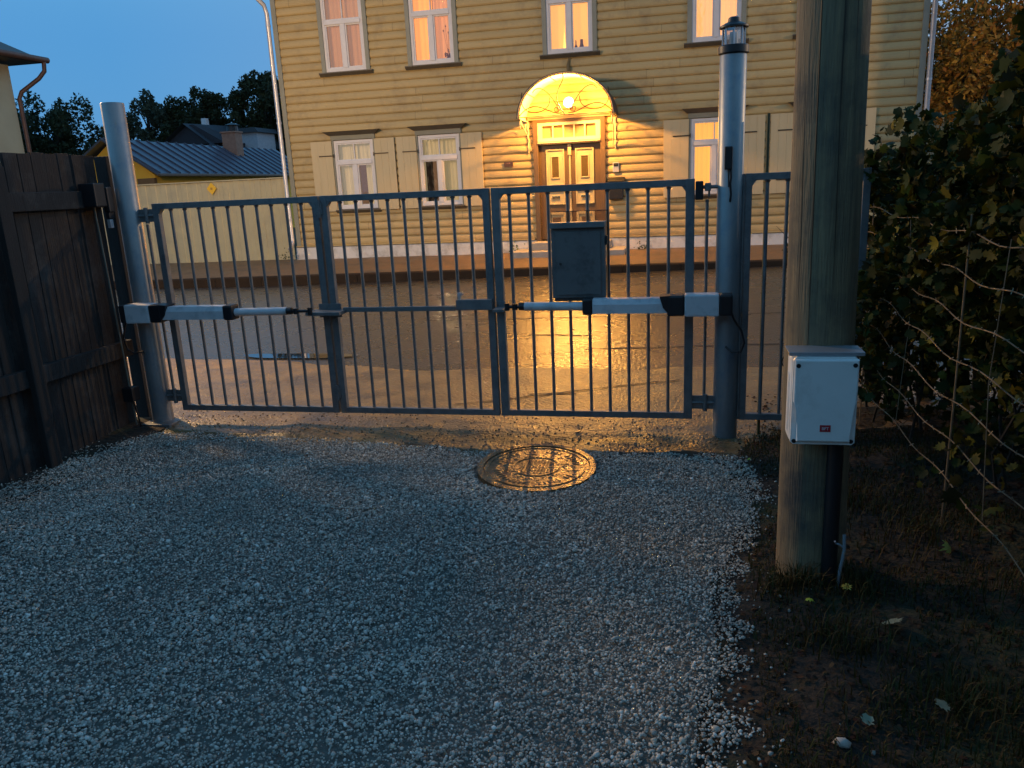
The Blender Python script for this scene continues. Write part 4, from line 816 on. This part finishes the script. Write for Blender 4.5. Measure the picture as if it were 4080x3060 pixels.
def hedge(y0,y1,ztop,n,label,x0=1.15,x1=2.5,ls=(.022,.066)):
    t=thing('vine_shrub',label,'shrub',((x0+x1)/2,(y0+y1)/2,.1),'vine shrubs along the wire fence'); b=MB(); P=[];S_=[]
    for k in range(26):
        px=random.uniform(x0+.1,x1-.2); py=random.uniform(y0,y1); hh=ztop(py)*random.uniform(.5,.95); pts=[(px,py,.0)]
        for q in range(1,5): pts.append((px+random.uniform(-.15,.15)*q*.5,py+random.uniform(-.2,.2)*q*.5,hh*q/4))
        b.tube(pts,[.009,.008,.006,.004,.002],5)
    b.build('stems',BARK,t,True)
    while len(P)<n:
        px=x0+(x1-x0)*random.random()**1.5; py=random.uniform(y0,y1); zt=ztop(py)+.25*noise.noise(Vector((px*1.7,py*2.2,5)))+.10*noise.noise(Vector((px*6,py*6,1)))+(px-x0)*.25
        pz=.15+(zt-.15)*random.random()**.75
        if noise.noise(Vector((px*4,py*4,pz*4)))<-.20: continue
        if py<4.3 and px<x0+.5 and pz<.7 and random.random()>.25+.5*max(0,pz-.3): continue
        xe=px+.10*math.sin(pz*5+py*3)+.14*max(0,noise.noise(Vector((py*3,pz*3,9))))
        P.append((xe,py,pz)); S_.append(random.uniform(*ls))
    lobed(P,S_,HLM,'foliage',t); return t
zt=lambda y: float(np.interp(y,[1.2,2.6,3.4,4.2,5.2],[2.75,2.40,2.05,1.74,1.48]))
hedge(4.1,5.5,zt,9500,'dark vine shrub with yellowing leaves just behind the wooden pole',.98,3.2)
hedge(2.9,4.1,zt,8500,'tall dark vine shrub in the middle of the wire fence',1.12,3.0)
hedge(1.0,2.9,zt,9500,'tall dark vine shrub nearest the viewer at the right edge',1.22,3.0)
wf=thing('barbed_wire_fence','slack rusty barbed wire strands stretched in front of the vine shrubs','wire fence',(1.08,3.5,0)); 
WIRE=mat('rusty_wire',(.32,.235,.15),(.17,.13,.085),rough=.5,metal=.5,scale=20)
for z in (1.33,1.18,1.02,.86,.68,.50,.32):
    b=MB(); pts=[(1.07+.02*math.sin(y*2+z*5),y,z-.05*math.sin(math.pi*(y-.6)/4.3)+.012*math.sin(y*9+z*7)) for y in np.linspace(.6,5.0,45)]
    b.tube(pts,.0025,5)
    for k in range(1,44):
        p=Vector(pts[k]); d=Vector((random.uniform(-1,1),random.uniform(-.4,.4),random.uniform(-1,1))).normalized()*.011; b.tube([p-d,p+d],.0019,4); 
    b.build('barbed_strand',WIRE,wf,True)
for y in (3.35,4.95): b=MB(); b.tube([(1.09,y,-.1),(1.095,y+.01,.6),(1.09,y,1.36)],.0045,6); b.build('stake',WIRE,wf,True)
for (y,lx) in ((4.1,.03),(2.9,-.02)):
    b=MB(); b.tube([(1.07,y,1.30),(1.08+lx,y+.03,.8),(1.07,y-.02,.3)],.002,5); b.build('tie_wire',WIRE,wf,True)
# picket fence behind the pole
pf=thing('picket_fence','dark wooden picket fence with flat tops behind the wooden pole','fence',(1.5,5.5,0)); x=1.09
PK=mat('dark_pickets',(.030,.028,.022),(.020,.019,.015),rough=.9,scale=6,stretch=(5,5,.5))
while x<6.2: b=MB(); b.box(x,x+.10,5.60,5.625,-.05,1.66+random.uniform(-.01,.01),.003); b.build('picket',PK,pf); x+=.168
for z in (.4,1.30): b=MB(); b.box(1.05,6.3,5.628,5.67,z,z+.09,.003); b.build('rail',PK,pf)
# twig with a dark leaf cluster behind the side gate
tw_=thing('creeper_twig','thin creeper twig with dark leaves poking out between side gate and pole','plant',(.62,4.9,.9)); b=MB(); b.tube([(1.0,4.95,1.05),(.78,4.93,1.10),(.62,4.92,1.17),(.55,4.92,1.24)],[.006,.004,.003,.001],6); b.tube([(.95,4.93,.95),(.72,4.92,1.0),(.60,4.92,1.10)],[.004,.003,.001],5); b.build('stem',BARK,tw_)
lobed([(.66+random.uniform(-.05,.05),4.93,1.12+random.uniform(-.07,.07)) for _ in range(12)],[.04]*12,HLM,'leaves',tw_)
# ---------------------------------------------------------------- ground cover on the verge
def blades(name,P,hs,m,spread=.5,w=.0022):
    n=len(P); P=np.array(P); h=np.asarray(hs)[:,None]; a=rng.uniform(0,2*np.pi,n); lean=rng.uniform(.1,spread+.4,n)[:,None]
    d=np.stack([np.cos(a),np.sin(a),np.zeros(n)],1); sd=np.stack([-np.sin(a),np.cos(a),np.zeros(n)],1)*w
    p1=P+d*h*lean*.35+np.array([0,0,1.])*h*.6; p2=P+d*h*lean+np.array([0,0,1.])*h*(1-.35*lean)
    v=np.stack([P-sd,P+sd,p1+sd*.7,p1-sd*.7,p2+sd*.15,p2-sd*.15],1).reshape(-1,3); f=np.array([[0,1,2,3],[3,2,4,5]])
    return arr_mesh(name,v,(f[None]+(np.arange(n)*6)[:,None,None]).reshape(-1),4,m)
GRM=leafmat('verge_grass',[(.035,.045,.010),(.022,.035,.008),(.06,.045,.012),(.045,.028,.012),(.11,.07,.02)])
P=[];Hh=[]
tufts=[(.55,2.45,.16,.10),(.98,3.25,.25,.09),(.85,2.15,.2,.11),(1.0,1.95,.2,.12),(.40,2.80,.12,.10),(.62,2.80,.12,.10),(1.3,2.7,.3,.14),(.75,3.6,.3,.09),(.62,2.1,.2,.06),(.42,1.9,.2,.05)]
for tx,ty,tr,th in tufts:
    for _ in range(260): P.append((tx+random.gauss(0,tr*.5),ty+random.gauss(0,tr*.4),0)); Hh.append(th*random.uniform(.4,1.2))
for _ in range(34000):
    x=random.uniform(.25,2.2); y=random.uniform(1.4,5.0)
    if noise.noise(Vector((x*3,y*3,2)))> -.12: P.append((x,y,0)); Hh.append(random.uniform(.012,.045))
P=[(x,y,soil_z(x,y)-.003) for x,y,_ in P if True]; ok=[x>gx(min(y,4.36))+.04 for x,y,_ in P]
o=blades('grass',[p for p,k in zip(P,ok) if k],[h for h,k in zip(Hh,ok) if k],GRM); tag(o,kind='stuff')
LITT=leafmat('leaf_litter',[(.05,.028,.015),(.035,.02,.012),(.075,.045,.02),(.045,.03,.02),(.06,.022,.014),(.03,.028,.018)])
P=[]
while len(P)<6500:
    x=random.uniform(.1,2.2); y=random.uniform(1.4,5.6)
    if x<gx(min(y,4.36))+.02: continue
    P.append((x,y,soil_z(x,y)+random.uniform(.004,.016)))
o=lobed(P,rng.uniform(.008,.022,len(P)),LITT,'leaf_litter',None,.25); tag(o,kind='stuff')
P=[];SZ=[]
for _ in range(2400):
    x=random.uniform(.05,.8); y=random.uniform(1.5,4.3); d=x-gx(y)
    if d<0 or random.random()>math.exp(-d*11): continue
    P.append((x,y,soil_z(x,y)+.006)); SZ.append(random.uniform(.003,.0085))
o=stones('scattered_gravel',P,SZ,GRAVM); tag(o,kind='stuff')
LM_={'yellow':mat('fallen_yellow_leaf',(.42,.36,.05),(.34,.26,.05),rough=.6,scale=30),'pale':mat('fallen_pale_leaf',(.30,.31,.20),(.20,.20,.13),rough=.6,scale=30),'lime':mat('fallen_lime_leaf',(.45,.48,.04),rough=.6)}
def fallen(label,x,y,s,k,z=None):
    z=soil_z(x,y)+.035 if z is None else z
    o=lobed([(x,y,z)],[s],LM_[k],'fallen_leaf',None,.35); tag(o,label,'leaf','fallen leaves'); return o
fallen('large pale maple leaf lying curled on the dark verge right of the pole foot',.70,2.52,.062,'pale')
fallen('yellow maple leaf caught against the shrub foot right of the pole',1.05,3.10,.055,'yellow')
fallen('small bright yellow leaf on the soil just in front of the pole foot',.46,2.66,.024,'lime')
fallen('tiny yellow leaf lying alone in the middle of the gravel',-.755,2.335,.009,'lime',.014)
fallen('small green-yellow leaf on the soil between lantern post and control box',.375,4.22,.018,'lime')
fallen('dull pale leaf on the verge close to the white stone',.52,2.03,.034,'pale')
fallen('pale maple leaf half sunk in the grass near the bottom right corner',.74,2.12,.042,'pale')
fallen('brownish yellow leaf on the verge between pole foot and big pale leaf',.60,2.75,.034,'yellow')
st=stones('stone',[(.445,1.955,soil_z(.445,1.955)+.014)],[.024],mat('pale_stone',(.48,.42,.36),(.40,.35,.30),rough=.7,scale=20)); tag(st,'single pale stone lying on the dark verge near the bottom edge','stone')
# weeds and junk at the house foot
for i,(x,lb) in enumerate(((-8.5,'dark weed at the foot of the downpipe by the sheet metal fence'),(-3.4,'bright green weed beside the lower doorstep'),(-.75,'small weed growing against the plinth right of the steps'))):
    t=thing('weed',lb,'plant',(x,15.85,.18),'weeds along the plinth'); n=26; P=[(x+random.gauss(0,.09),15.85+random.gauss(0,.04),.2+abs(random.gauss(0,.08))) for _ in range(n)]
    lobed(P,rng.uniform(.02,.045,n),leafmat('weed_leaves_%d'%i,[(.10,.16,.02),(.06,.10,.02)] if i==1 else [(.03,.04,.015),(.05,.06,.02)]),'leaves',t)
yh=thing('sky_blocker_house','low grey-brown house added unseen behind the viewer to cut the sky light','house',(0,-9,0))  # unseen house added to hold back sky light from behind
YH=mat('grey_brown_render',(.12,.10,.085),(.09,.078,.066),rough=.9,scale=2)
b=MB(); b.box(-13,12,-14,-7,-.3,3.2); b.build('wall',YH,yh)
b=MB(); b.prism([(-6.6,3.1),(-10.5,5.4),(-14.4,3.1)],'x',-13.4,12.4); b.build('roof',DARKSH,yh)
for xx in (-9,-5,-1,3,7):
    for zz in (1.2,): b=MB(); b.box(xx,xx+1.0,-7.0,-6.96,zz,zz+1.4,.01); b.build('window',DGLASS,yh)
# ---------------------------------------------------------------- street lamps beyond both sides of the view
def street_lamp(x,y,h,power,label,soft,dy=.9):
    t=thing('street_lamp',label,'street lamp',(x,y,0),'street lamps on the road')
    b=MB(); b.tube([(x,y,-.3),(x,y,h-.3),(x,y+dy*.15,h),(x,y+dy,h+.1)],[.07,.05,.04,.035],14); b.build('column',GALVP,t,True)
    b=MB(); b.box(x-.12,x+.12,y+dy-.1,y+dy+.45,h+.05,h+.14,.02); hd=b.build('head',GALV,t)
    b=MB(); b.box(x-.09,x+.09,y+dy,y+dy+.4,h+.03,h+.049,.004); g=mat('street_lamp_glow',(.9,.8,.6),emit=(1,.75,.45),estr=40); b.build('lens',g,hd)
    l=bpy.data.lights.new('street_light','POINT'); l.energy=power; l.color=WARM; l.shadow_soft_size=soft
    lo=bpy.data.objects.new('street_light',l); COL.objects.link(lo); lo.parent=t; lo.location=Vector((0,dy+.2,h-.08))
    return t
street_lamp(-8.2,6.1,4.4,P_LEFT,'street lamp on a steel column beside the road, left of the gate',.30)
street_lamp(11.5,10.2,5.4,P_RIGHT,'street lamp on a steel column beside the road, right of the house',.06)
shade_pole=thing('utility_pole','slim wooden pole added out of view to cast a shadow strip on the wooden house','utility pole',(7.5,13.75,0))  # added blocker: shades the right end of the facade from the right lamp
b=MB(); b.tube([(7.5,13.75,-.2),(7.5,13.75,4),(7.5,13.75,9)],[.14,.125,.10],16); b.build('shaft',POLEM,shade_pole,True)
